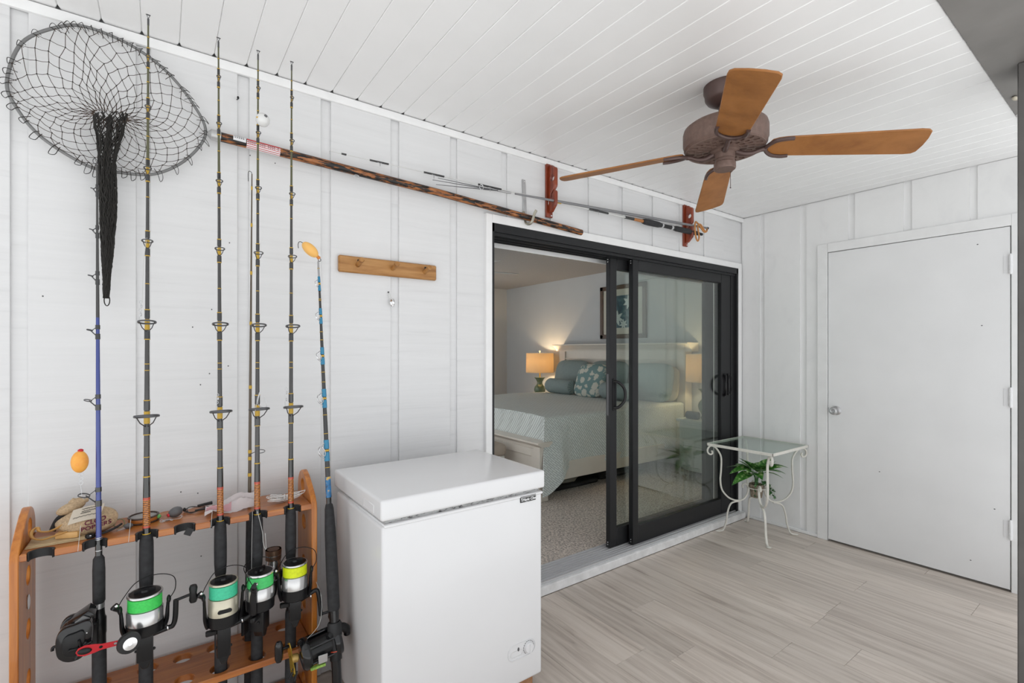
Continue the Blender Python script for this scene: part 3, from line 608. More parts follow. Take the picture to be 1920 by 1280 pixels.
MB().prism([(cx+.0, cz+.052), (cx+.02, cz+.066), (cx+.034, cz+.055), (cx+.03, cz+.036), (cx+.01, cz+.036)], .006, XZ(1.80)).build('smoke_panel', plain('smoke_grey', (.16, .16, .16), .3), rb, bevel=.002)
MB().lathe([(.011, 0), (.011, .005), (.009, .007), (0, .007)], 20, frame((cx-.014, 1.79, cz-.004), (0, -1, 0))).build('tension_cap', CHROME, rb)
MB().ball((cx+.012, 1.783, cz+.022), (.010, .004, .006), 12, 8).build('shine_plate', CHROME, rb)
s_ = MB()
for (a, b) in ((-.018, .018), (.028, .022), (-.016, -.022), (.005, -.040), (.028, -.02)): s_.ball((cx+a, 1.781, cz+b), (.0025, .002, .0025), 8, 6)
stuff(s_.build('screw', CHROME, rb))
star = MB()
for i in range(5):
    a = 2*PI*i/5+.5; star.tube([(cx+.018, 1.775, cz-.012), (cx+.018+.026*math.cos(a), 1.768, cz-.012+.026*math.sin(a))], [.004, .0032], 8)
star.lathe([(.015, 0), (.015, .01), (.010, .014), (0, .014)], 20, frame((cx+.018, 1.786, cz-.012), (0, -1, 0))).build('star_drag', BLACK, rb)
MB().tube(spline([(cx-.040, 1.82, cz-.01), (cx-.046, 1.82, cz-.012), (cx-.047, 1.82, cz-.02)], 3), .004, 8).build('side_key', BLACK, rb)
MB().box((-.170, 1.845, .49), (-.148, 1.878, .56)).build('reel_foot', BLACK, rb, bevel=.003)
A_ = Vector((cx+.026, 0, cz-.016)); Bv = Vector((-.082, 0, .525)); dd = (Bv-A_); ln = dd.length; u = dd/ln; nv = Vector((-u.z, 0, u.x))
lp = lambda a, b: tuple(((A_+u*a+nv*b).x, (A_+u*a+nv*b).z))
ol = [lp(-.019, 0), lp(-.014, .010), lp(0, .0145), lp(.02, .012), lp(.034, .008), lp(ln-.01, .0065), lp(ln+.006, .004), lp(ln+.006, -.004), lp(ln-.01, -.0065), lp(.034, -.008), lp(.02, -.012), lp(0, -.0145), lp(-.014, -.010)]
h2 = [lp(a, b) for a, b in circ(.034, 0, .0042, 12)]; h3 = [lp(a, b) for a, b in circ(ln-.022, 0, .0036, 12)]
hd = MB().shape([ol, h2, h3], .003, XZ(1.760), bev=.0006).build('crank', RED, T1)
MB().ball((A_.x, 1.757, A_.z), (.0155, .006, .0085), 16, 8, Matrix.Translation((A_.x, 0, A_.z)) @ Matrix.Rotation(.1, 4, 'Y') @ Matrix.Translation((-A_.x, 0, -A_.z))).build('crank_nut', BLACK, hd)
kb = MB().lathe([(.006, 0), (.012, .004), (.0265, .010), (.0285, .018), (.0265, .026), (.018, .029), (0, .029)], 28, frame((Bv.x+.004, 1.757, Bv.z), (.28, -1, .1))).build('crank_knob', BLACKM, hd)
MB().lathe([(.0165, .0285), (.0165, .0305), (.006, .031), (.0055, .0295), (0, .0295)], 24, frame((Bv.x+.004, 1.757, Bv.z), (.28, -1, .1))).build('knob_cap', CHROME, kb)
# ---- big boat rod leaning between rack and freezer
T6 = thing('fishing_rod', 'short stout boat rod with teal wraps leaning between rack and freezer', 'fishing rod', (.492, 1.70, .0), 'fishing rods standing in the rack')
del T6['group']
R6 = Rod(T6, (.497, 1.69, .0), (.497, 1.972, 1.70), [(0, .014), (.8, .0092), (.98, .0085), (1.3, .0065), (1.7, .0032)])
TEAL = plain('teal_wrap', (.01, .20, .36), .25, coat=.6)
R6.seg(MB(), .4, 1.63, 0, 5).build('blank', WRAPB, T6); R6.seg(MB(), 1.63, 1.70, .0003, 2).build('tip_blank', plain('grey_tip', (.35, .35, .36), .4), T6)
R6.prof(MB(), [(.432, .019), (.438, .0205), (.55, .021), (.70, .0190), (.775, .0155), (.79, .0125), (.793, .010)]).build('fore_grip', FOAM, T6)
R6.prof(MB(), [(0, .017), (.01, .0165), (.16, .0165), (.40, .0165), (.432, .0175)]).build('reel_seat', GBL, T6)
R6.prof(MB(), [(.345, .0235), (.36, .0245), (.385, .0245), (.392, .021)]).build('lock_nut', BLACKM, T6)
R6.prof(MB(), [(.300, .0222), (.303, .0222)]).build('red_ring', REDWR, T6)
R6.prof(MB(), [(.27, .0205), (.33, .0215), (.345, .0205)]).build('seat_collar', BLACK, T6)
w_ = MB(); R6.seg(w_, .815, .888, .0012); w_.build('teal_wrap', grain('teal_gold_wrap', ['0a0a0c', '0b5a8a', '0d6fa6', 'caa23c'], (60, 60, 40), .2, 0, coat=.6, pos=[.36, .42, .6, .64]), T6)
for z in (1.611, 1.484, 1.331, 1.172, .982):
    k_ = (1.75-z)/.77; q = .009+.010*k_; g = MB(); dv = Vector((-.85, -.5, 0)).normalized(); c = R6.at(z)+dv*(R6.r(z)+q*.75)
    M_ = frame(c, (.35, -.75, .5), (0, 0, 1))
    g.tube([M_ @ Vector((q*math.cos(a), q*.7*math.sin(a), 0)) for a in [2*PI*i/18 for i in range(18)]], .0016, 6, closed=True)
    for e in (-1, 1): g.tube(spline([R6.at(z+e*q*1.5)+dv*R6.r(z), c+Vector((0, 0, e*q*.9))+dv*q*.4, c+dv*q*.75+Vector((0, 0, e*q*.25))], 4), .0014, 6)
    go = g.build('roller_guide', CHROME, T6)
    w_ = MB(); R6.seg(w_, z+.006, z+.006+.020+.012*k_, .0013); R6.seg(w_, z-.026-.012*k_, z-.006, .0013); each(w_, 'teal_wrap', TEAL, go)
    w_ = MB(); R6.seg(w_, z-.003, z+.003, .0014); R6.seg(w_, z+.06, z+.062, .0012); R6.seg(w_, z-.062, z-.06, .0012); stuff(w_.build('gold_band', WRAPG, go))
MB().tube([R6.t+Vector((.004+.005*math.cos(a), -.003, .006+.006*math.sin(a))) for a in [2*PI*i/14 for i in range(14)]], .0014, 6, closed=True).build('tip_guide', plain_guide, T6)
# conventional reel: spool axis along x, wall-left of the rod
ry, rz = 1.765, .305
Mx = Matrix.Translation((.385, ry, rz)) @ Matrix.Rotation(-.14, 4, 'Y') @ Matrix.Rotation(PI/2, 4, 'Y')
rb = MB().lathe([(.020, 0), (.046, .003), (.052, .010), (.054, .022), (.050, .030), (.044, .032)], 36, Mx).build('side_plate', GBL, T6)
MB().lathe([(.044, .108), (.050, .110), (.054, .120), (.050, .134), (.030, .138), (0, .138)], 36, Mx).build('side_plate', GBL, T6)
MB().lathe([(.038, .03), (.038, .11)], 30, Mx).build('spool', BLACK, rb)
fm = MB()
for a in (.4, 1.5, 2.8, 4.0, 5.2): fm.tube([Mx @ Vector((.046*math.cos(a), .046*math.sin(a), .02)), Mx @ Vector((.046*math.cos(a), .046*math.sin(a), .12))], .005, 8)
fm.lathe([(.0515, .028), (.0515, .112)], 18, Mx, arc=2.6).build('reel_frame', GBL, rb)
sv = Mx @ Vector((0, 0, .05)); B((sv.x-.002, ry-.054, rz-.018), (sv.x+.028, ry-.050, rz+.010)).build('maker_plate', STEEL, rb, bevel=.001)
B((sv.x-.026, ry-.0515, rz-.032), (sv.x+.022, ry-.040, rz-.024)).build('green_sticker', plain('green_sticker', (.25, .42, .08), .4, noise=.4, nscale=120), rb)
MB().tube(spline([(.47, ry-.03, rz+.048), (.51, ry-.01, rz+.062), (.540, ry+.0, rz+.045), (.545, ry, rz+.02)], 5), [.012, .013, .014, .014, .014, .014, .014, .014, .015, .015, .015, .015, .013, .012, .012, .010][:16], 10).build('harness_lug', BLACK, rb)
ctr = Mx @ Vector((0, 0, -.004))
MB().lathe([(.010, 0), (.014, .004), (.014, .018), (.010, .022), (0, .022)], 18, frame(ctr, (-1, 0, .1))).build('handle_hub', plain('gold_hub', (.45, .30, .10), .35, .6), rb)
GOLDM = plain('gold_anodised', (.62, .42, .07), .25, .8)
hd = MB().shape([[(-.052, -.004), (-.03, -.010), (0, -.009), (.03, -.012), (.045, -.010), (.052, 0), (.045, .010), (.03, .012), (0, .009), (-.03, .010), (-.052, .004)], circ(.03, 0, .006, 10), circ(-.01, 0, .003, 8)], .003, frame(ctr+Vector((-.024, 0, 0)), (-1, -.35, .1), (.15, -.35, -.8))).build('crank', GOLDM, T6)
kp = ctr+Vector((-.030, .014, .040)); MB().tube([kp, kp+Vector((-.026, -.012, .004))], .0055, 8).tube([kp+Vector((-.032, -.014, q)) for q in (.034, .022, 0, -.022, -.034)], [.008, .013, .014, .013, .008], 14, flat=(Vector((0, 1, 0)), .75)).build('crank_knob', GBL, hd)
MB().tube([kp+Vector((.02, -.03, -.075)), kp+Vector((.012, -.04, -.10))], .0035, 8).tube([kp+Vector((.008, -.03, -.075)), kp+Vector((-.006, -.04, -.088))], .004, 8).build('drag_lever', BLACK, hd)
MB().tube(spline([(.402, 1.775, .345), (.448, 1.76, .40), (.462, 1.79, .47), (.452, 1.82, .52)], 6), .0007, 5).build('line', LINE, T6)
# ---- thin line strands and swivels on the rods
MB().tube(spline([(-.046, 1.864, 1.50), (-.043, 1.862, 1.62), (-.035, 1.868, 1.70)], 4), .0006, 4).build('line', LINE, T2)
def swivel(T, p, n=4):
    m = MB()
    for i in range(n):
        c = Vector(p)+Vector((.0015*math.sin(i*2.1), 0, -.0125*i))
        if i % 2 == 0: m.tube([c+Vector((.0032*math.cos(a), 0, .0045*math.sin(a))) for a in [2*PI*j/10 for j in range(10)]], .0008, 5, closed=True)
        else: m.ball(c, (.0028, .0028, .006), 8, 6)
    m.tube([Vector(p)+Vector((-.004, 0, -.0125*n+.006)), Vector(p)+Vector((-.004, 0, -.0125*n-.012))], .0006, 4); stuff(m.build('swivel', STEEL, T))
swivel(T2, (-.050, 1.868, 1.50)); swivel(T5, (.362, 1.868, 1.215)); swivel(T3, (.152, 1.868, 1.205), 3)
MB().tube(spline([(.268, 1.855, .80), (.282, 1.85, .73), (.285, 1.85, .69), (.294, 1.852, .665), (.292, 1.855, .72)], 6), .0009, 5).build('line', LINE, T4)
MB().tube(spline([(.262, 1.86, 1.145), (.268, 1.85, 1.19), (.277, 1.85, 1.215), (.268, 1.85, 1.17), (.290, 1.85, 1.155), (.296, 1.85, 1.165), (.290, 1.85, 1.19)], 5), .0011, 5).build('hook', STEEL, T4)
for T_, x, z0, z1 in ((T1, -.190, .775, .845), (T2, -.076, .775, .84), (T4, .252, .56, .80), (T3, .135, .775, .83)):
    MB().tube([(x-.003, 1.855, z0), (x+.002, 1.865, z1)], .0006, 4).build('line', LINE, T_)
# ================================================================ FLOATS
def egg(p): return p
F_ = thing('fishing_float', 'weathered orange egg float with a red top, standing above the rack shelf', 'float', (-.193, 1.895, .92), 'orange floats')
MB().ball((-.193, 1.895, 1.025), (.0205, .0205, .032), 20, 14).build('float_body', grain('worn_orange_float', ['f4d2ae', 'f0a040', 'f4b04e'], (30, 30, 30), .5, 0, pos=[.3, .5, .7]), F_)
MB().ball((-.191, 1.895, 1.058), (.007, .006, .005), 10, 8).build('cap', RED, F_)
m = MB()
for i, z in enumerate((.987, .975, .963)): m.tube([(-.190+.0045*math.cos(a), 1.893, z+.0055*math.sin(a)) for a in [2*PI*j/12 for j in range(12)]], .0011, 5, closed=True)
m.tube(spline([(-.190, 1.893, .956), (-.189, 1.893, .940), (-.188, 1.892, .925), (-.183, 1.89, .915), (-.176, 1.888, .921)], 5), .0009, 5); m.build('swivel_chain', STEEL, F_)
F_ = thing('fishing_float', 'smooth orange oval float tied to the boat rod tip', 'float', (.482, 1.967, 1.71), 'orange floats')
Mf = Matrix.Translation((.466, 1.966, 1.741)) @ Matrix.Rotation(-.85, 4, 'Y')
MB().ball((0, 0, 0), (.0205, .0205, .036), 20, 14, Mf).build('float_body', plain('orange_float_smooth', (.93, .52, .14), .45), F_)
MB().tube([Mf @ Vector((0, 0, -.034)), Mf @ Vector((0, 0, -.046))], [.006, .007], 10).build('collar', plain('dark_orange', (.65, .22, .03), .5), F_)
e0 = Mf @ Vector((0, 0, .034)); MB().tube(spline([e0, e0+Vector((-.012, 0, .004)), e0+Vector((-.018, 0, -.006)), e0+Vector((-.017, 0, -.022))], 5), .0013, 5).build('swivel_chain', BLACK, F_)
F_ = thing('ball_bobber', 'clear white ball bobber on a surf rod tip', 'bobber', (.286, 1.868, 2.13))
bm_ = MB().ball((.286, 1.866, 2.152), .0225, 24, 16).build('ball', plain('milky_plastic', (.72, .72, .71), .2, coat=.5), F_)
MB().ball((.292, 1.848, 2.160), (.006, .006, .006), 10, 8).build('plug', LEAD, F_); MB().ball((.268, 1.856, 2.152), (.004, .006, .0025), 8, 6).build('button', plain('amber', (.7, .4, .05), .4), F_)
# ================================================================ LANDING NET
N_ = thing('landing_net', 'large hooped landing net with black netting and long worn pole', 'net', (.0, 2.06, 1.52))
hp = [(-.374, 2.161), (-.342, 2.288), (-.259, 2.369), (-.19, 2.394), (-.082, 2.377), (.012, 2.325), (.089, 2.238), (.131, 2.139), (.074, 2.031), (-.017, 1.959), (-.117, 1.943), (-.19, 1.947), (-.296, 2.009), (-.354, 2.087)]
HC = [Vector((p.x, 2.066, p.z)) for p in spline([(a, 0, b) for a, b in hp], 8, closed=True)]
MB().tube(HC, .0048, 10, closed=True).build('hoop', GREY, N_)
def hoop(t):
    f = (t % 1)*len(HC); i = int(f); return HC[i % len(HC)].lerp(HC[(i+1) % len(HC)], f-i)
neck = Vector((-.132, 2.03, 2.108)); NN = 30; NR = 11; nr2 = random.Random(3)
def node(k, i):      # ring i (0 outer .. NR inner), position k (half steps on odd rings)
    t = (k+(.5 if i % 2 else 0))/NN; o = hoop(t); s_ = (i+.2)/NR; s_ = s_**1.05
    ang = 2*PI*t; inner = neck+Vector((.040*(o.x-neck.x)/.25, 0, .010*(o.z-neck.z)/.25))
    p = o.lerp(inner, min(1, s_)); sag = math.sin(PI*min(1, s_))
    j = .005 if 0 < i < NR-2 else .001
    r_ = random.Random(k*31+i*977)
    return p+Vector((r_.uniform(-j, j), .012*sag-.006, r_.uniform(-j, j)-.012*sag))
nodes = {(k, i): node(k, i) for i in range(NR+1) for k in range(NN)}
m = MB(); kn = MB()
for i in range(NR):
    for k in range(NN):
        a = nodes[k, i]
        for d in ((0, -1) if i % 2 == 0 else (0, 1)):
            b = nodes[(k+d) % NN, i+1]; mid = (a+b)/2+Vector((0, -.002, -.003))
            m.tube([a, mid, b], .00085 if i < NR-2 else .0011, 4)
        if 0 < i < NR-1: kn.ball(a, .0022, 5, 4)
stuff(m.build('netting', NETB, N_)); stuff(kn.build('knots', NETM, N_))
m = MB()
for k in range(NN*2):
    p = hoop((k+.3)/(NN*2)); r_ = random.Random(k*7); od = (p-Vector((-.121, p.y, 2.168))).normalized(); td = Vector((-od.z, 0, od.x)); q = r_.uniform(.012, .026)
    if k % 2 == 0 or r_.random() < .4:
        tgt = p-od*r_.uniform(.008, .024)
        m.tube(spline([tgt, p+od*.0055+Vector((0, -.006, 0)), p+od*q*.8+Vector((0, -.004, -q*.4)), p+od*q*.5+td*.012+Vector((0, 0, -q*.3)), p+td*.014+Vector((0, -.006, 0)), p-od*.01+td*.01], 3), .0010, 4)
stuff(m.build('lashing', NETM, N_))
# gathered bag
def tab(t, P_):
    for (a, u), (b, v) in zip(P_, P_[1:]):
        if a <= t <= b: return u+(v-u)*(t-a)/(b-a)
    return P_[-1][1]
def bag(s_, a):
    wd = tab(s_, [(0, .042), (.06, .040), (.16, .027), (.25, .021), (.40, .0225), (.55, .0205), (.70, .016), (.85, .010), (1, .006)])
    cxx = tab(s_, [(0, -.131), (.25, -.141), (.5, -.138), (.75, -.140), (1, -.143)]); return Vector((cxx+wd*math.cos(a), 2.030+wd*.5*math.sin(a), 2.118-.598*s_+(.012*math.cos(a) if s_ < .1 else 0)))
m = MB(); br = random.Random(11)
for k in range(32):
    for dirn in (1, -1):
        a0 = 2*PI*k/32; pts = []
        for i in range(41):
            s_ = i/40*(1 if k % 4 else .93); pts.append(bag(s_, a0+dirn*(.10 if i % 2 else -.10)+dirn*.25*math.sin(i*.3+k))+Vector((br.uniform(-.002, .002), br.uniform(-.002, .002), 0)))
        m.tube(pts, .00135, 4)
stuff(m.build('net_bag', NETM, N_))
MB().grid(10, 30, lambda u, v: bag(.03+v*.88, 2*PI*u)*1 if False else Vector((bag(.03+v*.88, 0).x*.5+bag(.03+v*.88, PI).x*.5+(bag(.03+v*.88, 2*PI*u)-bag(.03+v*.88, 0)*.5-bag(.03+v*.88, PI)*.5).x*(.12+.62*min(1, v*2.2)), 2.030+(bag(.03+v*.88, 2*PI*u).y-2.030)*.6, bag(.03+v*.88, 0).z))).build('inner_folds', NETM, N_)
MB().tube([bag(1, 0)+Vector((-.004+.007*math.cos(a), 0, -.006+.018*math.sin(a))) for a in [2*PI*j/14 for j in range(14)]], .0016, 5, closed=True).build('draw_loop', NETM, N_)
P0, P1 = Vector((.145, 2.060, 2.136)), Vector((2.001, 2.060, 2.047)); pd = (P1-P0).normalized()
MB().tube([P0+pd*.028, P0.lerp(P1, .5)+Vector((0, 0, .010)), P1], .0168, 16).build('pole', POLE, N_)
MB().tube([P0-pd*.008, P0+pd*.002, P0+pd*.032], [.008, .0195, .0195], 18).build('ferrule', plain('pale_ferrule', (.5, .5, .5), .35, .5), N_)
def onpole(t): return P0.lerp(P1, t)+Vector((0, 0, .010*(1-abs(2*t-1))))
def sleeve(t0, t1, r, a0, a1, n=14):
    Mq = frame(onpole(t0), pd, (0, -1, 0)); L_ = (onpole(t1)-onpole(t0)).length
    return lambda u, v: Mq @ Vector((r*math.cos(a0+(a1-a0)*v), r*math.sin(a0+(a1-a0)*v), u*L_))
lb = MB().grid(6, 14, sleeve(.062, .124, .0174, -1.7, 1.6)).build('flag_label', WHITEP, N_)
LRED = plain('label_red', (.55, .03, .04), .5)
m = MB()
for a, b in ((-1.05, -.45), (-.16, -.02), (.25, .39), (.66, .80), (1.1, 1.24)): m.grid(6, 3, sleeve(.062, .124, .0177, a, b))
each(m, 'label_stripe', LRED, lb)
m = MB()
for i in range(16):
    t = .064+.0036*i
    if i % 5 != 4: m.grid(1, 1, sleeve(t, t+.0026, .0179, -.33, -.20)); m.grid(1, 1, sleeve(t+.0006, t+.0024, .0179, .08, .2))
stuff(m.build('label_print', BLACK, lb))
l2 = MB().grid(4, 10, sleeve(.038, .0605, .0174, -1.9, .25)).build('paper_label', WHITEP, N_)
m = MB()
for i in range(5):
    t = .040+.0036*i; m.grid(1, 1, sleeve(t, t+.002, .0177, -.95, -.75)); m.grid(1, 1, sleeve(t+.0005, t+.0025, .0177, -.5, -.3))
stuff(m.build('label_print', BLACK, l2))
c = onpole(.285)+Vector((0, -.006, -.022)); MB().tube([c+Vector((.011*math.cos(a), 0, .006*math.sin(a))) for a in [2*PI*j/16 for j in range(16)]], .0016, 6, closed=True).build('pole_ring', STEEL, N_)
H_ = thing('pole_hook', 'flat steel hook strip holding the net pole above the sliding door', 'hook', (1.60, 2.09, 2.07))
MB().box((1.595, 2.094, 2.09), (1.618, 2.0975, 2.285), Matrix.Translation((1.6, 0, 2.19)) @ Matrix.Rotation(-.05, 4, 'Y') @ Matrix.Translation((-1.6, 0, -2.19))).build('strip', STEEL, H_, bevel=.001)
MB().tube(spline([(1.600, 2.093, 2.11), (1.602, 2.08, 2.050), (1.606, 2.055, 2.036), (1.612, 2.035, 2.046), (1.620, 2.025, 2.085), (1.628, 2.018, 2.105)], 5), .008, 10, flat=(Vector((0, 1, 0)), .35)).build('hook', plain('brass_grey_hook', (.36, .34, .28), .4, .6), H_)
each(MB().ball((1.606, 2.093, 2.275), (.004, .002, .004), 8, 6).ball((1.604, 2.093, 2.20), (.004, .002, .004), 8, 6), 'screw', CHROME, H_)
# ================================================================ WALL RACK BRACKETS, ROD, SPEAR
for x0, lab in ((1.755, 'red-brown rod bracket above the open half of the sliding door'), (3.046, 'red-brown rod bracket near the room corner, with rubber tubing')):
    K = thing('rod_bracket', lab, 'bracket', (x0+.02, 2.08, 2.106), 'wall brackets for rods')
    bp = B((x0, 2.087, 2.106), (x0+.048, 2.0995, 2.416)).build('base_plate', REDW, K, bevel=.002)
    each(MB().ball((x0+.038, 2.0865, 2.405), (.005, .002, .005), 10, 6).ball((x0+.038, 2.0865, 2.118), (.005, .002, .005), 10, 6), 'screw', CHROME, bp)
    ol = [(2.088, 2.130), (2.066, 2.133), (2.034, 2.165), (2.030, 2.175), (2.030, 2.238), (2.036, 2.247), (2.042, 2.246), (2.056, 2.228), (2.064, 2.208), (2.070, 2.210), (2.068, 2.235), (2.032, 2.268), (2.030, 2.278), (2.030, 2.366), (2.036, 2.376), (2.052, 2.380), (2.060, 2.392), (2.088, 2.396)]
    MB().shape([ol, circ(2.056, 2.318, .0165, 18)], .022, YZ(x0+.026), bev=.0025).build('fin', REDW, K)
WR = thing('fishing_rod', 'pale thin rod with black wraps lying across the two wall brackets', 'fishing rod', (1.9, 2.03, 2.17))
def wp(x): return Vector((x, 2.052-.006*(x-.565)/2.6, 2.174+.030*(x-.565)/2.63 if x < 3.3 else 2.2))
MB().tube([wp(.565), wp(1.7), wp(2.42)], [.0016, .0035, .0062], 10).build('blank', plain('white_blank', (.66, .66, .65), .3), WR)
m = MB()
for a, b in ((.61, .63), (.73, .815), (.985, 1.09), (1.28, 1.42), (1.66, 1.80), (2.05, 2.215)):
    r_ = .0035+.003*(a-.5)/1.7; m.tube([wp(a), wp(b)], [r_, r_+.0004], 10)
each(m, 'wrap', WRAPB, WR); g = MB()
for xx, q in ((.775, .006), (1.035, .007), (1.35, .009), (1.735, .011), (2.13, .008)):
    c = wp(xx)+Vector((0, -.004, -q-.006)); g.tube([c+Vector((.45*q*math.cos(a), q*.8*math.cos(a)*.6, q*math.sin(a))) for a in [2*PI*j/16 for j in range(16)]], .0012, 6, closed=True).tube([c+Vector((0, 0, q)), wp(xx-.02)], .0011, 5).tube([c+Vector((0, 0, q)), wp(xx+.015)], .0011, 5).build('guide', STEEL, WR); g = MB()
g.tube(spline([wp(.565), wp(.565)+Vector((-.004, -.004, -.002)), wp(.565)+Vector((-.003, -.004, -.014))], 4), .0013, 5); g.build('tip_guide', STEEL, WR)
MB().tube([wp(2.385), wp(2.43), wp(2.4301), wp(2.54)], [.0085, .009, .0095, .0105], 12).build('butt_wrap', plain('copper_wrap', (.42, .17, .05), .3), WR)
MB().tube([wp(2.37), wp(2.45)], [.0092, .0100], 12).build('black_band', WRAPB, WR)
each(MB().tube([wp(a) for a in (2.54, 2.56, 2.60, 2.70, 2.73)], [.014, .0185, .0200, .0190, .014], 16).tube([wp(a) for a in (2.88, 2.90, 3.0, 3.14, 3.17)], [.016, .0185, .0185, .0155, .012], 16), 'grip', FOAM, WR)
each(MB().tube([wp(2.73), wp(2.745), wp(2.83), wp(2.88)], [.0145, .0125, .0135, .0150], 14).tube([wp(3.17), wp(3.205)], .010, 12), 'reel_seat', BLACKM, WR)
each(MB().tube([wp(2.732), wp(2.748)], .0152, 14).tube([wp(2.835), wp(2.855)], .0156, 14), 'seat_hood', CHROME, WR)
MB().tube([wp(1.80), wp(1.83)], .0075, 10).build('gold_band', WRAPG, WR)
SP = thing('pole_spear', 'grey three-pronged pole spear with orange rubber tubing on the brackets', 'spear', (2.1, 2.04, 2.17))
A0, A1 = Vector((1.40, 2.048, 2.176)), Vector((3.255, 2.036, 2.256))
A0 = Vector((1.395, 2.046, 2.172))
MB().tube([A0+(A1-A0)*.06, A0.lerp(A1, .25), A0.lerp(A1, .6), A1], [.0045, .0075, .0095, .0075], 12).build('shaft', plain('grey_fibreglass', (.24, .24, .25), .4, .3), SP)
MB().tube([A0, A0+(A1-A0)*.045], .0052, 10).build('collar', STEEL, SP); MB().tube([A1, A1+Vector((.012, 0, 0))], .009, 10).build('end_cap', BLACK, SP)
for e, t0 in (((1.03, 2.05, 2.152), .0), ((1.055, 2.044, 2.164), .3), ((1.04, 2.035, 2.128), -.2)): MB().tube([Vector(e), Vector(e).lerp(A0, .75)+Vector((0, 0, -.001)), A0], [.0012, .0022, .0030], 8).build('prong', plain_guide, SP)
MB().tube(spline([A0+Vector((-.10+.011*math.cos(a), -.004, -.004+.013*math.sin(a))) for a in [2*PI*j/10 for j in range(10)]], 2, closed=True), .0022, 6, closed=True).build('prong_ring', STEEL, SP)
RUB = plain('orange_rubber_tubing', (.52, .22, .06), .45)
q = Vector((3.085, 2.03, 2.225)); m = MB().tube(spline([A1, A1+Vector((-.02, -.01, -.028)), A1+Vector((-.06, -.012, -.038)), A1+Vector((-.12, -.01, .006)), (3.11, 2.022, 2.268), (3.082, 2.016, 2.270), (3.066, 2.012, 2.23), (3.074, 2.01, 2.165), (3.098, 2.01, 2.135), (3.118, 2.012, 2.165), (3.108, 2.014, 2.22), (3.112, 2.018, 2.25), (3.15, 2.02, 2.262), (3.20, 2.022, 2.228), (3.235, 2.025, 2.228), A1], 5), .0055, 8); m.build('rubber_loop', RUB, SP)
# ================================================================ PEG RACK + TRINKET + SCREW HOOK
PG = thing('peg_rack', 'pine coat peg rack with three pegs screwed to the siding', 'peg rack', (.837, 2.09, 1.687))
bo = MB().prism([(.608, 1.687), (1.066, 1.687), (1.066, 1.758), (.608, 1.758)], .020, XZ(2.0995)).build('board', PEGW, PG, bevel=.005)
for x in (.688, .846, 1.004): MB().lathe([(.0105, 0), (.0092, .02), (.0088, .038), (.0115, .047), (.0115, .056), (.008, .060), (0, .060)], 16, frame((x, 2.080, 1.722), (0, -1, .28))).build('peg', PEGW, PG)
for x in (.690, 1.006): MB().lathe([(.0045, 0), (.0045, .002), (0, .003)], 12, frame((x, 2.080, 1.742), (0, -1, 0))).build('screw', BLACK, PG)
TK = thing('hanging_trinket', 'small crumpled silver trinket hanging from a nail below the peg rack', 'trinket', (.845, 2.085, 1.55))
MB().lathe([(.0035, 0), (.0035, .003), (0, .004)], 10, frame((.833, 2.0995, 1.616), (0, -1, 0))).build('nail', BLACK, TK)
MB().tube(spline([(.833, 2.092, 1.615), (.828, 2.09, 1.600), (.838, 2.088, 1.585), (.844, 2.088, 1.587), (.838, 2.091, 1.604), (.833, 2.092, 1.615)], 4), .0008, 5).build('loop', LINE, TK)
tr = random.Random(5); MB().ball((.845, 2.082, 1.568), (.0135, .011, .020), 9, 7, fn=lambda a, b, c: (a*tr.uniform(.7, 1.1), b*tr.uniform(.7, 1.1), c*tr.uniform(.85, 1.05))).build('charm', CHROME, TK, smooth=False)
SH = thing('screw_hook', 'tiny black screw in the siding beside the net hoop', 'screw', (.235, 2.09, 2.30))
MB().tube([(.234, 2.099, 2.305), (.236, 2.085, 2.303)], .0022, 8).ball((.2355, 2.083, 2.306), (.004, .003, .006), 8, 6).build('screw_body', BLACK, SH)
# ================================================================ THINGS ON THE RACK SHELF (top z .790)
ZS = .7905
BURLAP = plain('burlap', (.47, .34, .21), .95, noise=.22, nscale=220, bump=.6)
BG = thing('burlap_bag', 'burlap pouch with maroon lettering and a handwritten paper tag on the rack shelf', 'bag', (-.185, 1.975, ZS))
bc, brd = Vector((-.178, 1.968, .828)), Vector((.072, .050, .042))
def lump(x, y, z):
    z2 = max(z, -.86); k = 1+.06*math.sin(5*x+3*z)+.04*math.sin(9*y+4*x); return (x*k*(1.0+.08*z2), y*k, z2)
MB().ball(bc, tuple(brd), 28, 18, fn=lump).build('pouch', BURLAP, BG)
MB().ball((-.222, 1.985, .872), (.036, .020, .016), 18, 12, Matrix.Translation((-.222, 1.985, .872)) @ Matrix.Rotation(-.35, 4, 'Y') @ Matrix.Translation((.222, -1.985, -.872))).ball((-.205, 1.990, .888), (.024, .016, .011), 14, 10, fn=lambda a, b, c: (a, b, c*(1+.3*math.sin(8*a)))).build('gathered_top', BURLAP, BG)
MAR = plain('maroon_print', (.20, .02, .07), .8)
def onbag(vx, vz, e=.0016):
    a = (vx-bc.x)/brd.x; c_ = (vz-bc.z)/brd.z; t_ = max(.03, 1-a*a-c_*c_); return Vector((vx, bc.y-brd.y*math.sqrt(t_)*1.05-e, vz))
m = MB()
for s_, sz, ox, oz in (('CLOD', .0175, -.160, .838), ('POPPERS', .0175, -.158, .822)):
    m.text(s_, sz, .0002, fn=lambda co, ox=ox, oz=oz: onbag(ox+co.x*1.02, oz+co.y+co.x*.13), bold=.0004)
m.build('lettering', MAR, BG)
def tagp(u, v): return Vector((-.222+.072*u+.010*v, 1.913+.006*u+.024*v, .839+.036*v+.006*u+.003*math.sin(u*3)))
tg = MB().grid(6, 4, tagp).build('paper_tag', plain('tag_paper', (.56, .49, .40), .8), BG, solid=.0006)
m = MB()
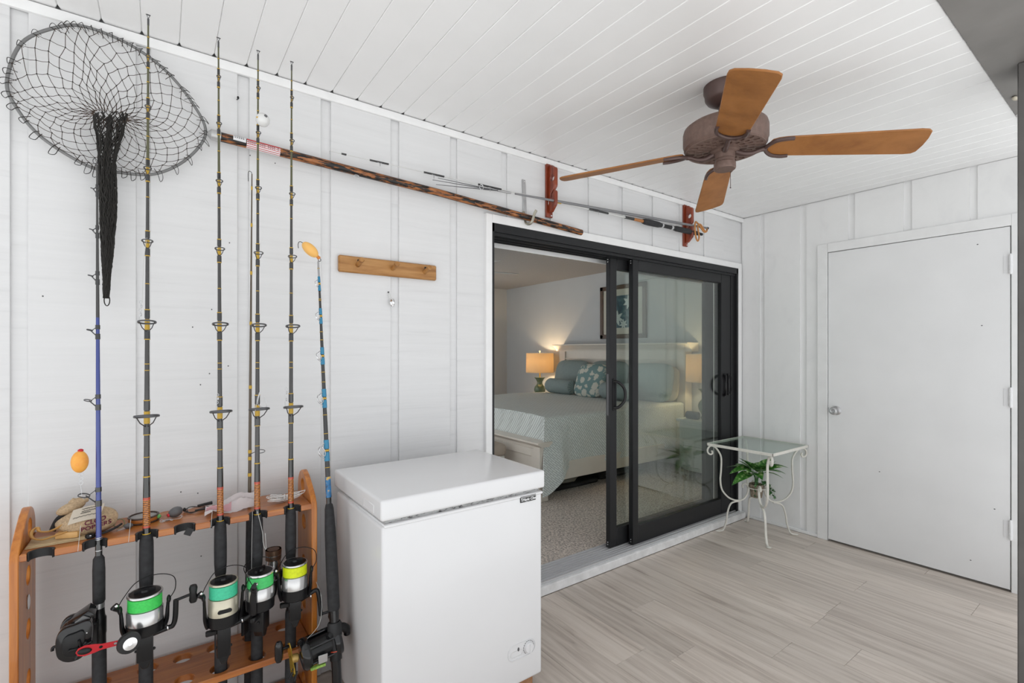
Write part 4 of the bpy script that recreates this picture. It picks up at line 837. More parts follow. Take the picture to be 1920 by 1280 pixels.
for v0, u0, u1 in ((.86, .3, .8), (.70, .32, .78), (.58, .3, .62), (.36, .1, .85)):
    m.tube([tagp(u0+(u1-u0)*i/30, v0+.045*math.sin(i*2.1)*math.sin(i*.9+v0*9))+Vector((0, -.0012, 0)) for i in range(31)], .0006, 4)
stuff(m.build('handwriting', BLACKM, tg))
PC = thing('paper_packet', 'flat tan paper packet under the burlap pouch', 'packet', (-.26, 1.95, ZS))
each(MB().box((-.311, 1.905, ZS), (-.175, 1.985, ZS+.003)).box((-.308, 1.908, ZS+.003), (-.178, 1.988, ZS+.006)), 'sheet', plain('tan_paper', (.50, .38, .22), .8, noise=.08, nscale=20), PC, bevel=.001)
LEA = plain('tan_leather', (.50, .27, .08), .5)
SB = thing('leather_strap_tool', 'wooden block tool with a tan leather strap on the paper packet', 'tool', (-.25, 1.955, ZS+.006))
MB().box((-.028, -.0125, 0), (.028, .0125, .018), Matrix.Translation((-.222, 1.937, ZS+.0065)) @ Matrix.Rotation(-.35, 4, 'Z')).build('wooden_block', grain('pale_block', ['b98a50', 'd0a468', 'dcb47a'], (5, 40, 40), .5, .1), SB, bevel=.004, seg=2)
MB().tube(spline([(-.225, 1.93, .816), (-.25, 1.922, .812), (-.278, 1.925, .806), (-.300, 1.94, .812), (-.304, 1.955, .826), (-.292, 1.96, .834), (-.286, 1.95, .824), (-.262, 1.945, .822), (-.232, 1.945, .836)], 6), .0048, 8, flat=(Vector((0, .6, .8)), .35)).build('strap', LEA, SB)
BK = tag(MB().tube(spline([(-.270, 2.03, .797), (-.255, 2.035, .832), (-.225, 2.04, .846), (-.19, 2.04, .842), (-.165, 2.04, .815), (-.155, 2.04, .797)], 6), .0085, 10, flat=(Vector((0, 1, 0)), .5)).build('webbing_band', BLACKM), 'curved black webbing band behind the burlap pouch', 'strap')
RB = thing('rubber_knob', 'small black round clip in front of the burlap pouch', 'clip', (-.135, 1.915, ZS))
MB().lathe([(.012, 0), (.013, .004), (.010, .012), (.005, .014), (0, .014)], 18, Matrix.Translation((-.172, 1.915, ZS))).build('knob_body', BLACK, RB)
MB().tube(spline([(-.165, 1.918, .795), (-.14, 1.92, .797), (-.118, 1.935, .801), (-.10, 1.955, .806)], 5), .0035, 8).build('cord', BLACKM, RB)
MB().ball((-.170, 1.905, ZS+.009), (.003, .002, .002), 8, 6).build('stud', CHROME, RB)
RG_ = tag(MB().tube([Vector((-.106, 1.955, .8065))+Vector((.013*math.cos(a), .009*math.sin(a), .011*math.sin(a)+.002)) for a in [2*PI*j/20 for j in range(20)]], .0019, 8, closed=True).build('cord_ring', plain('olive_cord', (.20, .16, .08), .7)), 'olive cord ring resting against the burlap pouch', 'ring')
SK = thing('lead_sinker', 'small lead sinker with a wire eye on the rack shelf', 'sinker', (-.083, 1.945, ZS))
MB().ball((-.083, 1.945, ZS+.0085), (.0125, .008, .0085), 14, 10).build('weight', LEAD, SK); MB().tube(spline([(-.092, 1.942, ZS+.006), (-.103, 1.938, ZS+.003), (-.111, 1.936, ZS+.002), (-.103, 1.934, ZS+.003), (-.092, 1.94, ZS+.004)], 4), .0011, 5).build('eye', STEEL, SK)
LS = thing('line_spool', 'flat round leader spool with a brown rim lying on the shelf', 'spool', (-.046, 2.0, ZS))
MB().lathe([(.041, 0), (.0425, .003), (.0395, .005), (.0395, .016), (.0425, .018), (.041, .021), (.037, .021), (.0365, .017), (0, .017)], 36, Matrix.Translation((-.046, 1.998, ZS))).build('rim', plain('dark_brown_rim', (.06, .035, .025), .35), LS)
MB().lathe([(.0400, .0055), (.0405, .008), (.0405, .0135), (.0400, .0155)], 36, Matrix.Translation((-.046, 1.998, ZS))).build('wound_leader', plain('amber_leader', (.42, .14, .03), .3), LS)
MB().lathe([(.036, .0172), (.0, .0176)], 30, Matrix.Translation((-.046, 1.998, ZS))).build('label_disc', plain('grey_label', (.33, .31, .30), .5), LS)
BB = thing('egg_sinker_rig', 'dark egg sinker with red and green beads on the rack shelf', 'sinker', (.03, 1.99, ZS))
Mb = Matrix.Translation((.040, 1.985, ZS+.0175)) @ Matrix.Rotation(-.3, 4, 'Y') @ Matrix.Rotation(.3, 4, 'Z')
MB().ball((0, 0, 0), (.0215, .0165, .0165), 18, 12, Mb).build('weight', LEAD, BB); MB().lathe([(.006, 0), (.0062, .006), (0, .006)], 12, Mb @ frame((-.019, 0, 0), (-1, 0, 0))).build('red_bead', RED, BB)
MB().ball((-.006, 1.985, ZS+.012), .007, 12, 8).build('green_bead', plain('green_bead', (.15, .45, .12), .35), BB)
m = MB()
for i in range(6): c = Vector((.002+.005*i, 1.955-.003*(i % 2), ZS+.003)); m.tube([c+Vector((.005*math.cos(a), .004*math.sin(a), .0025*math.sin(a+i))) for a in [2*PI*j/10 for j in range(10)]], .0009, 5, closed=True)
m.tube(spline([(.03, 1.955, ZS+.003), (.05, 1.95, ZS+.003), (.057, 1.957, ZS+.008), (.052, 1.962, ZS+.010)], 4), .0009, 5).build('snap_chain', STEEL, BB)
PL = thing('leader_coil', 'black coated leader coil with clips on the rack shelf', 'leader', (.10, 2.02, ZS))
m = MB(); 
for i in range(3): m.tube(spline([(.066+.004*i, 2.03, ZS+.004+.002*i), (.080, 2.005-.004*i, ZS+.003), (.105, 2.0, ZS+.005), (.135, 2.02, ZS+.006+.002*i), (.115, 2.045, ZS+.004), (.085, 2.05, ZS+.009)], 5, closed=True), .0013, 5, closed=True)
m.build('coil', BLACK, PL)
each(MB().tube([(.095, 2.0, ZS+.007), (.14, 2.0, ZS+.009)], [.003, .005], 8).tube([(.105, 2.045, ZS+.010), (.15, 2.05, ZS+.012)], [.004, .006], 8).ball((.066, 2.03, ZS+.008), (.005, .005, .007), 8, 6), 'clip', BLACKM, PL)
# plastic bag
pr_ = random.Random(9)
PLB = shade_mat('cloudy_plastic', (.80, .74, .74), .35)
def pbag(u, v):
    x = .118+.150*u; wdt = .035+.055*math.sin(PI*min(1, u*1.05))**.7; y = 1.918+.085*v+.045*u*(1-v)*.3
    z = ZS+.006+.030*math.sin(PI*v)*(.35+.65*u)+.034*u*v+.007*math.sin(9*u+4*v)+.005*math.sin(17*v+6*u)+pr_.uniform(-.0025, .0025); return Vector((x+.012*v, y, z))
PBG = thing('plastic_bag', 'crumpled cloudy plastic bag with a pinkish tint on the rack shelf', 'bag', (.19, 1.96, ZS))
MB().grid(18, 12, pbag).build('film', PLB, PBG, solid=.0008)
MB().grid(8, 4, lambda u, v: pbag(.02+u*.5, .1+v*.25)+Vector((0, -.001, .0016))).build('pink_print', shade_mat('pink_film', (.72, .42, .45), .3), PBG)
# white cord bundle
CD = thing('white_cord_hank', 'hank of white cord bundled beside the yellow line rod on the rack shelf', 'cord', (.36, 1.95, ZS))
m = MB(); cr_ = random.Random(21)
for i in range(16):
    a, b = cr_.uniform(-.06, -.02), cr_.uniform(.015, .07); w2 = cr_.uniform(.006, .022); z = ZS+.003+.0012*i; c = Vector((.372, 1.952, z)); d = cr_.uniform(-.25, .25)
    P_ = [(a, -w2*.6), (a*.5, -w2), (0, -.004), (b*.6, -w2*.7), (b, -w2*.2), (b, w2*.2), (b*.6, w2*.8), (0, .004), (a*.5, w2), (a, w2*.6)]
    m.tube(spline([c+Vector((px*math.cos(d)-py*math.sin(d), px*math.sin(d)*.5+py, cr_.uniform(-.002, .004)+.012*abs(px)/.07)) for px, py in P_], 3, closed=True), .0013, 5, closed=True)
stuff(m.build('cord', plain('white_cord', (.78, .76, .74), .8), CD)); MB().tube(spline([(.372, 1.952, ZS+.002), (.368, 1.938, ZS+.012), (.372, 1.952, ZS+.026), (.377, 1.966, ZS+.012)], 4, closed=True), .003, 6, closed=True).build('binding', plain('white_cord_b', (.7, .68, .66), .8), CD)
# ================================================================ CEILING FAN
FX, FY = 1.87, 1.09
FN = thing('ceiling_fan', 'brown ceiling fan with four amber wooden blades under the plank ceiling', 'ceiling fan', (FX, FY, 2.06))
Mt = Matrix.Translation((FX, FY, 0)); Mq_ = Matrix.Translation((FX, FY, 2.10)) @ Matrix.Scale(.965, 4) @ Matrix.Translation((0, 0, -2.068))
MB().lathe([(.082, ZC-.001), (.082, ZC-.022), (.078, ZC-.030), (.076, ZC-.050), (.068, ZC-.062), (.045, ZC-.076), (.030, ZC-.082), (.020, ZC-.084)], 40, Mt).build('canopy', FANB, FN)
MB().lathe([(.024, ZC-.08), (.024, 2.28), (.035, 2.27)], 24, Mt).build('neck', FANB, FN)
mo = MB().lathe([(.03, 2.262), (.09, 2.258), (.150, 2.246), (.164, 2.236), (.168, 2.222), (.168, 2.176), (.164, 2.170), (.164, 2.158), (.155, 2.148)], 56, Mq_).build('motor_housing', FANM, FN)
loops = [circ(0, 0, .157, 56)]
for n_, r0, r1, hw in ((24, .120, .148, .0095), (24, .090, .115, .0072), (16, .063, .086, .0078)):
    for i in range(n_):
        a = 2*PI*(i+.5*(n_ == 24 and r0 < .1))/n_; c_, s_ = math.cos(a), math.sin(a); L_ = []
        for (u, v) in rrect(r0, -hw, r1, hw, hw*.9, 2): L_.append((u*c_-v*s_, u*s_+v*c_))
        loops.append(L_)
MB().shape(loops, .006, Mq_ @ Matrix.Translation((0, 0, 2.146)), bev=.001).build('vent_plate', FANM, mo)
MB().lathe([(.152, 2.156), (0, 2.157)], 40, Mq_).build('vent_shade_disc', plain('slot_shade', (.02, .015, .012), .8), mo)  # dark colour stands in for the shade seen through the vent slots
MB().lathe([(.058, 2.143), (.058, 2.134), (.050, 2.130), (.042, 2.128), (.039, 2.106), (.0365, 2.105), (.0365, 2.102), (.039, 2.101), (.039, 2.092), (.0435, 2.088), (.044, 2.066), (.041, 2.061), (0, 2.061)], 36, Mq_).build('switch_housing', FANM, FN)
MB().tube([(FX+.022, FY-.012, 2.088), (FX+.022, FY-.012, 2.025)], .0012, 6).ball((FX+.022, FY-.012, 2.021), .003, 8, 6).build('pull_chain', FANB, FN)
bl = [(.163, -.030), (.170, -.044), (.19, -.054), (.22, -.059), (.645, -.073), (.668, -.070), (.680, -.058), (.686, -.02), (.686, .02), (.680, .058), (.668, .070), (.645, .073), (.22, .059), (.19, .054), (.170, .044), (.163, .030), (.158, 0)]
for i, a in enumerate((37, 127, 217, 307)):
    Mb = Mt @ Matrix.Translation((0, 0, 2.182)) @ Matrix.Rotation(math.radians(a), 4, 'Z') @ Matrix.Rotation(math.radians(4.9), 4, 'Y') @ Matrix.Rotation(math.radians(-13.5), 4, 'X')
    bo = MB().shape([bl], .0065, Mb, bev=.002).build('blade', BLADE, FN)
    ir = MB().tube(spline([(.045, 0, -.018), (.075, 0, -.028), (.105, 0, -.026), (.132, 0, -.014), (.150, 0, -.009)], 4), [.013, .0125, .012, .011, .0105, .010, .0095, .009, .0088, .0086, .0086, .0086, .0088, .009, .010, .010, .010][:17], 10, M=Mb)
    ir.tube(spline([(.242, .054, -.006), (.215, .055, -.008), (.180, .045, -.0085), (.156, .018, -.009), (.151, 0, -.009), (.156, -.018, -.009), (.180, -.045, -.0085), (.215, -.055, -.008), (.242, -.054, -.006)], 4), .0075, 8, M=Mb); ir.build('blade_iron', FANB, bo)
# ================================================================ PLANT STAND, POT, PLANT
TX, TY, TZ = 3.575, 1.835, .665
PT = thing('plant_table', 'cream wrought-iron corner table with glass top and scrolled legs', 'table', (TX, TY, 0))
hx, hy = .262, .245
rim = [(TX-hx, TY-hy), (TX+hx-.005, TY-hy), (TX+hx-.005, TY+hy-.01), (TX-hx, TY+hy-.01)]
m = MB()
for (a, b), (c, d) in zip(rim, rim[1:]+rim[:1]):
    x0, x1 = sorted((a, c)); y0, y1 = sorted((b, d)); m.box((x0-.003, y0-.003, TZ-.022), (x1+.003, y1+.003, TZ-.002))
m.build('top_rim', IRON, PT, bevel=.0015)
B((TX-hx+.004, TY-hy+.004, TZ-.010), (TX+hx-.009, TY+hy-.014, TZ-.003)).build('glass_top', TGLASS, PT, smooth=False)
prof = [(.335, .628), (.322, .600), (.308, .590)]
legp = [(.318, .603), (.312, .588), (.322, .576), (.338, .580), (.348, .600), (.342, .625), (.322, .640), (.296, .632), (.268, .598), (.250, .550), (.251, .460), (.256, .385), (.244, .314), (.203, .262), (.160, .241), (.126, .238), (.092, .250), (.066, .285), (.058, .325), (.066, .356), (.084, .366), (.098, .352), (.096, .334)]
foot = [(.118, .232), (.150, .228), (.182, .210), (.203, .153), (.214, .075), (.232, .022), (.250, .006), (.285, .004)]
for sx, sy in ((-1, -1), (-1, 1), (1, -1), (1, 1)):
    u = Vector((sx*hx, sy*hy, 0)).normalized(); kk = 1.0 if (sx < 0 or sy < 0) else .93
    f_ = lambda P_: [Vector((TX, TY, 0))+u*r_*kk+Vector((0, 0, z_)) for r_, z_ in P_]
    sv = Vector((-u.y, u.x, 0)); lg = MB().tube(spline(f_(legp), 5), .0065, 8, flat=(sv, 1.35)).build('leg', IRON, PT)
    MB().tube(spline(f_(foot), 5), .0062, 8, flat=(sv, 1.35)).ball(f_([(.276, .004)])[0], (.017, .017, .004), 12, 6).build('foot', IRON, lg)
MB().tube([Vector((TX+.062*math.cos(a), TY+.062*math.sin(a), .338)) for a in [2*PI*j/28 for j in range(28)]], .0035, 8, closed=True).build('pot_ring', IRON, PT)
PP = thing('potted_plant', 'small pot of variegated leaves and trailing ivy held under the glass table', 'plant', (TX, TY, .268))
MB().lathe([(.035, .268), (.038, .27), (.046, .335), (.050, .342), (.051, .362), (.048, .366), (.043, .362), (.040, .352), (0, .352)], 32, Matrix.Translation((TX, TY, 0))).build('pot', grain('stone_basket_pot', ['5d5144', '8d8070', 'a89a88'], (60, 60, 60), .9, .6, pos=[.35, .5, .68]), PP)
def leafmat(name, a, b, c, sc):
    m, nt, bs = nm(name); L = nt.links.new; tc = nt.nodes.new('ShaderNodeTexCoord'); n = nt.nodes.new('ShaderNodeTexNoise'); n.inputs['Scale'].default_value = sc; n.inputs['Detail'].default_value = 4
    r = nt.nodes.new('ShaderNodeValToRGB'); r.color_ramp.elements.new(.5)
    for e, col, p in zip(r.color_ramp.elements, (a, b, c), (.40, .54, .66)): e.color = rgb(col); e.position = p
    L(tc.outputs['Object'], n.inputs[0]); L(n.outputs['Fac'], r.inputs[0]); L(r.outputs[0], bs.inputs['Base Color']); bs.inputs['Roughness'].default_value = .38; return m
LF = leafmat('variegated_leaf', (.030, .13, .020), (.075, .24, .035), (.42, .52, .24), 48)
LF2 = leafmat('ivy_leaf', (.02, .085, .02), (.035, .13, .03), (.08, .2, .06), 40)
def leaf(L_, W_, curl, n=8):
    v = []; f = []
    for i in range(n+1):
        t = i/n; wd = W_*(math.sin(PI*t**.75)**.85)*(1-.15*t) if 0 < t < 1 else .0005; x = L_*t; z = -curl*L_*t*t
        v += [(x, -wd, z+wd*.25), (x, 0, z), (x, wd, z+wd*.25)]
    for i in range(n):
        a = i*3; f += [(a, a+1, a+4, a+3), (a+1, a+2, a+5, a+4)]
    return v, f
lr = random.Random(4)
spec = [(160, 25, .13, .034, .55, .085), (172, 5, .15, .036, .5, .07), (150, 48, .11, .032, .3, .06), (188, 40, .10, .03, .4, .05), (-38, 32, .13, .034, .45, .09), (-30, 14, .14, .034, .4, .08), (-60, 45, .11, .032, .35, .06), (100, 55, .10, .032, .2, .05), (60, 50, .11, .032, .3, .05), (20, 40, .12, .034, .35, .06), (230, 50, .11, .034, .3, .05), (270, 40, .11, .034, .4, .06), (255, 62, .10, .032, .2, .05), (300, 65, .11, .032, .2, .05), (200, 65, .11, .03, .2, .05), (130, 35, .13, .034, .45, .07), (120, 66, .10, .03, .2, .06), (340, 60, .11, .032, .25, .06), (215, 25, .10, .03, .5, .06), (290, 22, .10, .03, .5, .06)]
stems = MB()
for az, el, L_, W_, cu, st in spec:
    a = math.radians(az); e = math.radians(el); d = Vector((math.cos(a)*math.cos(e), math.sin(a)*math.cos(e), math.sin(e)))
    b0 = Vector((TX+.012*math.cos(a), TY+.012*math.sin(a), .352)); st += .055; b1 = b0+d*st*.35+Vector((0, 0, st*.75)); stems.tube(spline([b0, b0+Vector((0, 0, st*.5)), b1], 3), .0016, 5)
    v, f = leaf(L_*1.18, W_*1.18, cu); M_ = Matrix.Translation(b1) @ Matrix.Rotation(a, 4, 'Z') @ Matrix.Rotation(-e*.75, 4, 'Y') @ Matrix.Rotation(lr.uniform(-.4, .4), 4, 'X')
    MB().add(v, f, M_).build('leaf', LF, PP, smooth=True, ang=80)
stuff(stems.build('stems', LF2, PP))
vn = MB()
for i in range(9):
    a = math.radians(lr.choice([150, 175, 200, 250, 285, 310, 330, 345, 20])+lr.uniform(-12, 12)); b0 = Vector((TX+.03*math.cos(a), TY+.03*math.sin(a), .36)); ln_ = lr.uniform(.05, .10)
    P_ = spline([b0, b0+Vector((math.cos(a)*.03, math.sin(a)*.03, .02)), b0+Vector((math.cos(a)*ln_*.9, math.sin(a)*ln_*.9, -.01)), b0+Vector((math.cos(a)*ln_, math.sin(a)*ln_, -ln_*.75))], 4); vn.tube(P_, .0009, 4)
    for p in P_[3::3]:
        pl = []
        for j in range(10): q = 2*PI*j/10; r_ = (.015 if j % 2 == 0 else .0075); pl.append((r_*math.cos(q), r_*math.sin(q)))
        MB().prism(pl, .0006, Matrix.Translation(p) @ Euler((lr.uniform(.5, 1.5), lr.uniform(-.5, .5), lr.uniform(0, 6))).to_matrix().to_4x4()).build('ivy_leaf', LF2, PP, smooth=False)
stuff(vn.build('vines', LF2, PP))
# ================================================================ BEDROOM THINGS
CREAM = plain('cream_furniture_paint', (.74, .68, .61), .4, noise=.03, nscale=8)
BED = thing('bed', 'cream king bed with crowned headboard and panelled footboard', 'bed', (3.7, 4.28, FZ))
hx0, hy0, hy1 = 4.76, 3.225, 5.335
hb_ = MB().box((hx0, hy0, FZ), (4.86, hy1, 1.36)); hb_ = hb_.build('headboard', CREAM, BED, bevel=.004)
MB().prism([(4.87, 1.446), (4.66, 1.446), (4.66, 1.432), (4.69, 1.420), (4.70, 1.402), (4.725, 1.384), (4.745, 1.36), (4.745, 1.345), (4.87, 1.345)], hy1-hy0+.15, Matrix(((1,0,0,0),(0,0,1,hy0-.075),(0,1,0,0),(0,0,0,1)))).build('crown', CREAM, hb_)
m = MB().box((4.740, hy0+.02, 1.235), (hx0+.002, hy1-.02, 1.25)).box((4.735, hy0, FZ), (hx0+.002, hy0+.12, 1.345)).box((4.735, hy1-.12, FZ), (hx0+.002, hy1, 1.345)).box((4.742, hy0+.1, 1.14), (hx0+.002, hy1-.1, 1.16))
for i in range(4): y = hy0+.12+(hy1-hy0-.2)*i/3; m.box((4.742, y-.04, .5), (hx0+.002, y+.04, 1.14))
each(m, 'headboard_moulding', CREAM, hb_, bevel=.003)
fb = B((2.64, 3.24, FZ+.08), (2.69, 5.32, .53)).build('footboard', CREAM, BED, bevel=.003)
each(MB().box((2.625, 3.26, .19), (2.642, 3.33, .50)).box((2.625, 5.22, .19), (2.642, 5.30, .50)).box((2.625, 3.33, .43), (2.642, 5.22, .50)).box((2.625, 3.33, .15), (2.642, 5.22, .23)).box((2.625, 4.24, .23), (2.642, 4.32, .43)), 'footboard_frame', CREAM, fb, bevel=.003)
MB().prism([(2.585, .566), (2.745, .566), (2.745, .552), (2.725, .540), (2.705, .525), (2.625, .525), (2.605, .540), (2.585, .552)], 2.2, Matrix(((1,0,0,0),(0,0,1,3.18),(0,1,0,0),(0,0,0,1)))).build('footboard_cap', CREAM, fb)
for y in (3.20, 5.27): B((2.615, y, FZ), (2.715, y+.09, .525)).build('post', CREAM, fb, bevel=.004)
for y in (3.225, 5.30): B((2.70, y, .20), (4.76, y+.035, .36)).build('side_rail', CREAM, BED, bevel=.003)
B((2.74, 3.29, .36), (4.74, 5.28, .74)).build('mattress', WHITEP, BED, bevel=.05, seg=3)
m = MB()
for x in (3.2, 3.9): m.box((x, 3.5, FZ), (x+.06, 3.58, .3))
each(m, 'support_leg', BLACK, BED)
def quiltmat(name, col):
    m, nt, b = nm(name); L = nt.links.new; tc = nt.nodes.new('ShaderNodeTexCoord'); sx = nt.nodes.new('ShaderNodeSeparateXYZ'); L(tc.outputs['Object'], sx.inputs[0])
    sb = nt.nodes.new('ShaderNodeMath'); sb.operation = 'ADD'; L(sx.outputs['Y'], sb.inputs[0]); L(sx.outputs['Z'], sb.inputs[1])
    cb = nt.nodes.new('ShaderNodeCombineXYZ'); L(sx.outputs['X'], cb.inputs[0]); L(sb.outputs[0], cb.inputs[1])
    mp = nt.nodes.new('ShaderNodeMapping'); mp.inputs['Rotation'].default_value = (0, 0, .85); L(cb.outputs[0], mp.inputs[0])
    bk = nt.nodes.new('ShaderNodeTexBrick'); bk.inputs['Scale'].default_value = 9; bk.inputs['Mortar Size'].default_value = .035; bk.inputs['Mortar Smooth'].default_value = .8
    bk.inputs['Brick Width'].default_value = .62; bk.inputs['Row Height'].default_value = .17; L(mp.outputs[0], bk.inputs[0])
    c = rgb(col); bk.inputs['Color1'].default_value = tuple(x*1.03 for x in c[:3])+(1,); bk.inputs['Color2'].default_value = tuple(x*.95 for x in c[:3])+(1,); bk.inputs['Mortar'].default_value = tuple(x*.62 for x in c[:3])+(1,)
    bp = nt.nodes.new('ShaderNodeBump'); bp.invert = True; bp.inputs['Strength'].default_value = .6; bp.inputs['Distance'].default_value = .006
    L(bk.outputs['Fac'], bp.inputs['Height']); L(bp.outputs[0], b.inputs['Normal']); L(bk.outputs['Color'], b.inputs['Base Color']); b.inputs['Roughness'].default_value = .85; return m
QM = quiltmat('sage_quilt_weave', (.78, .82, .805))
def quilt(u, v):
    """u along the bed (foot to head), v across from near hem over the top to the far side"""
    x = 2.715+2.0*u; k = max(0, 1-u/.14); hem = .300-.17*k*k*(3-2*k); ed = 3.262
    if v < .35:
        t = v/.35; z = hem+(.752-hem)*t; fl_ = (1-t)**1.3; y = ed-.030-.115*k*fl_-.018*fl_*math.sin(u*38)*(.3+k)-.012*fl_*math.sin(u*15+1)-.055*fl_*math.exp(-((u-.085)/.035)**2)
        x -= k*(.115*fl_+.02); return Vector((x, y, z))
    if v < .45:
        a = (v-.35)/.1*PI/2; return Vector((x-k*.02, ed+.0-.030*math.cos(a)+.03*(1-math.cos(a)), .752+.028*math.sin(a)))
    t = (v-.45)/.55
    if t < .9: return Vector((x-k*.012, ed+.03+t/.9*1.99, .780+.006*math.sin(u*11+t*9)))
    a = (t-.9)/.1; return Vector((x, 5.282+.03*math.sin(a*1.57), .780-.30*a))
QL = thing('quilt', 'sage green woven quilt draped over the bed with one corner hanging low', 'quilt', (3.7, 4.28, .6))
MB().grid(90, 60, quilt).build('cover', QM, QL, solid=.012)
MB().grid(60, 6, lambda u, v: Vector((2.715-.022+.02*math.sin(v*2)-(.0 if v else 0), 3.228+2.03*u, .776-.27*v+.004*math.sin(u*60)))).build('foot_tuck', QM, QL, solid=.012)
# pillows
def pillow(name, lab, mat_, c, w_, h_, d_, lean, group, yaw=0.):
    M_ = Matrix.Translation(c) @ Matrix.Rotation(yaw, 4, 'Z') @ Matrix.Rotation(lean, 4, 'Y')
    def fn(x, y, z):
        e = max(abs(y), abs(z)); sg = lambda t: math.copysign(abs(t)**.45, t)
        return (x*(.55+.45*abs(x)), sg(y), sg(z))
    P_ = MB().ball((0, 0, 0), (d_, w_/2, h_/2), 28, 20, M_, fn=fn)
    return tag(P_.build(name, mat_), lab, 'pillow', group)
TEALF = plain('grey_teal_fabric', (.26, .315, .31), .9, noise=.05, nscale=30)
AQUA = plain('pale_aqua_fabric', (.36, .45, .44), .9, noise=.06, nscale=30)
pillow('pillow', 'plain grey-teal sham at the lamp end of the headboard', TEALF, (4.60, 4.93, 1.0), .66, .46, .085, .22, 'bed pillows')
pillow('pillow', 'grey-teal sham in the middle of the headboard', TEALF, (4.60, 4.26, 1.0), .66, .46, .085, .22, 'bed pillows')
pillow('pillow', 'pale aqua sham nearest the closer nightstand', AQUA, (4.60, 3.60, .99), .62, .45, .085, .22, 'bed pillows')
pillow('pillow', 'cream sleeping pillow edge behind the pale aqua sham', plain('cream_linen', (.62, .55, .42), .9), (4.655, 3.50, .98), .50, .40, .06, .12, 'bed pillows')
FLOR = plain('floral_base', (.21, .29, .28), .9)
def floralmat():
    m, nt, b = nm('floral_teal_cream'); L = nt.links.new; tc = nt.nodes.new('ShaderNodeTexCoord'); vo = nt.nodes.new('ShaderNodeTexVoronoi'); vo.inputs['Scale'].default_value = 13
    n = nt.nodes.new('ShaderNodeTexNoise'); n.inputs['Scale'].default_value = 38; ad = nt.nodes.new('ShaderNodeMath'); ad.operation = 'MULTIPLY_ADD'; ad.inputs[1].default_value = .55
    r = nt.nodes.new('ShaderNodeValToRGB'); r.color_ramp.interpolation = 'EASE'; E_ = r.color_ramp.elements; E_[0].position = .74; E_[0].color = (.62, .62, .55, 1); E_[1].position = .82; E_[1].color = (.20, .31, .31, 1)
    L(tc.outputs['Object'], vo.inputs[0]); L(tc.outputs['Object'], n.inputs[0]); L(n.outputs['Fac'], ad.inputs[0]); L(vo.outputs['Distance'], ad.inputs[2]); L(ad.outputs[0], r.inputs[0]); L(r.outputs[0], b.inputs['Base Color']); b.inputs['Roughness'].default_value = .9; return m
pillow('cushion', 'square cushion with cream flowers on teal in front of the shams', floralmat(), (4.36, 4.32, .985), .45, .44, .075, .42, 'bed pillows', yaw=.12)
def bolster(y0, y1, lab):
    b_ = thing('bolster', lab, 'bolster', (4.30, (y0+y1)/2, .785), 'bolster pillows'); My = frame((4.30, y0, .885), (0, 1, 0), (0, 0, 1)); ln_ = y1-y0
    MB().lathe([(.001, .004), (.05, .0), (.085, .012), (.098, .04), (.100, ln_*.5), (.098, ln_-.04), (.085, ln_-.012), (.05, ln_), (.001, ln_-.004)], 32, My).build('roll', TEALF, b_)
    for e, s_ in ((0, -1), (ln_, 1)):
        m = MB()
        for i in range(14): a = 2*PI*i/14; m.tube([My @ Vector((.012*math.cos(a), .012*math.sin(a), e+s_*.004)), My @ Vector((.05*math.cos(a), .05*math.sin(a), e+s_*.003)), My @ Vector((.085*math.cos(a), .085*math.sin(a), e-s_*.010))], [.004, .005, .003], 6)
        m.lathe([(.0, e+s_*.012), (.012, e+s_*.010), (.014, e)], 12, My); m.build('gathered_end', AQUA, b_)
bolster(4.58, 5.06, 'grey-teal bolster pillow at the lamp end of the bed'); bolster(3.58, 4.06, 'grey-teal bolster seen through the sliding door glass')
# lamps, bedside tables
def nightstand(y0, y1, lab):
    n_ = thing('nightstand', lab, 'nightstand', (4.63, (y0+y1)/2, FZ), 'bedside tables'); PNT = NSP
    B((4.42, y0+.02, FZ+.06), (4.85, y1-.02, .615)).build('cabinet', PNT, n_, bevel=.003); B((4.38, y0, .615), (4.87, y1, .645)).build('top', PNT, n_, bevel=.006)
    for z0, z1 in ((.40, .59), (.16, .37)):
        d_ = B((4.405, y0+.06, z0), (4.422, y1-.06, z1)).build('drawer', PNT, n_, bevel=.003)
        MB().lathe([(.006, 0), (.006, .012), (.014, .018), (.014, .024), (0, .028)], 14, frame((4.405, (y0+y1)/2, (z0+z1)/2), (-1, 0, 0))).build('knob', STEEL, d_)
    for y in (y0+.02, y1-.07): B((4.42, y, FZ), (4.47, y+.05, FZ+.07)).build('leg', PNT, n_)
NSP = plain('pale_sage_furniture', (.55, .58, .53), .45)
nightstand(2.44, 3.10, 'pale nightstand seen through the outer glass panel'); nightstand(5.45, 6.05, 'pale nightstand on the far side of the bed')
CELA = plain('celadon_ceramic', (.11, .16, .10), .18, coat=.5)
SHD = shade_mat('linen_lampshade', (.74, .61, .42), .35)
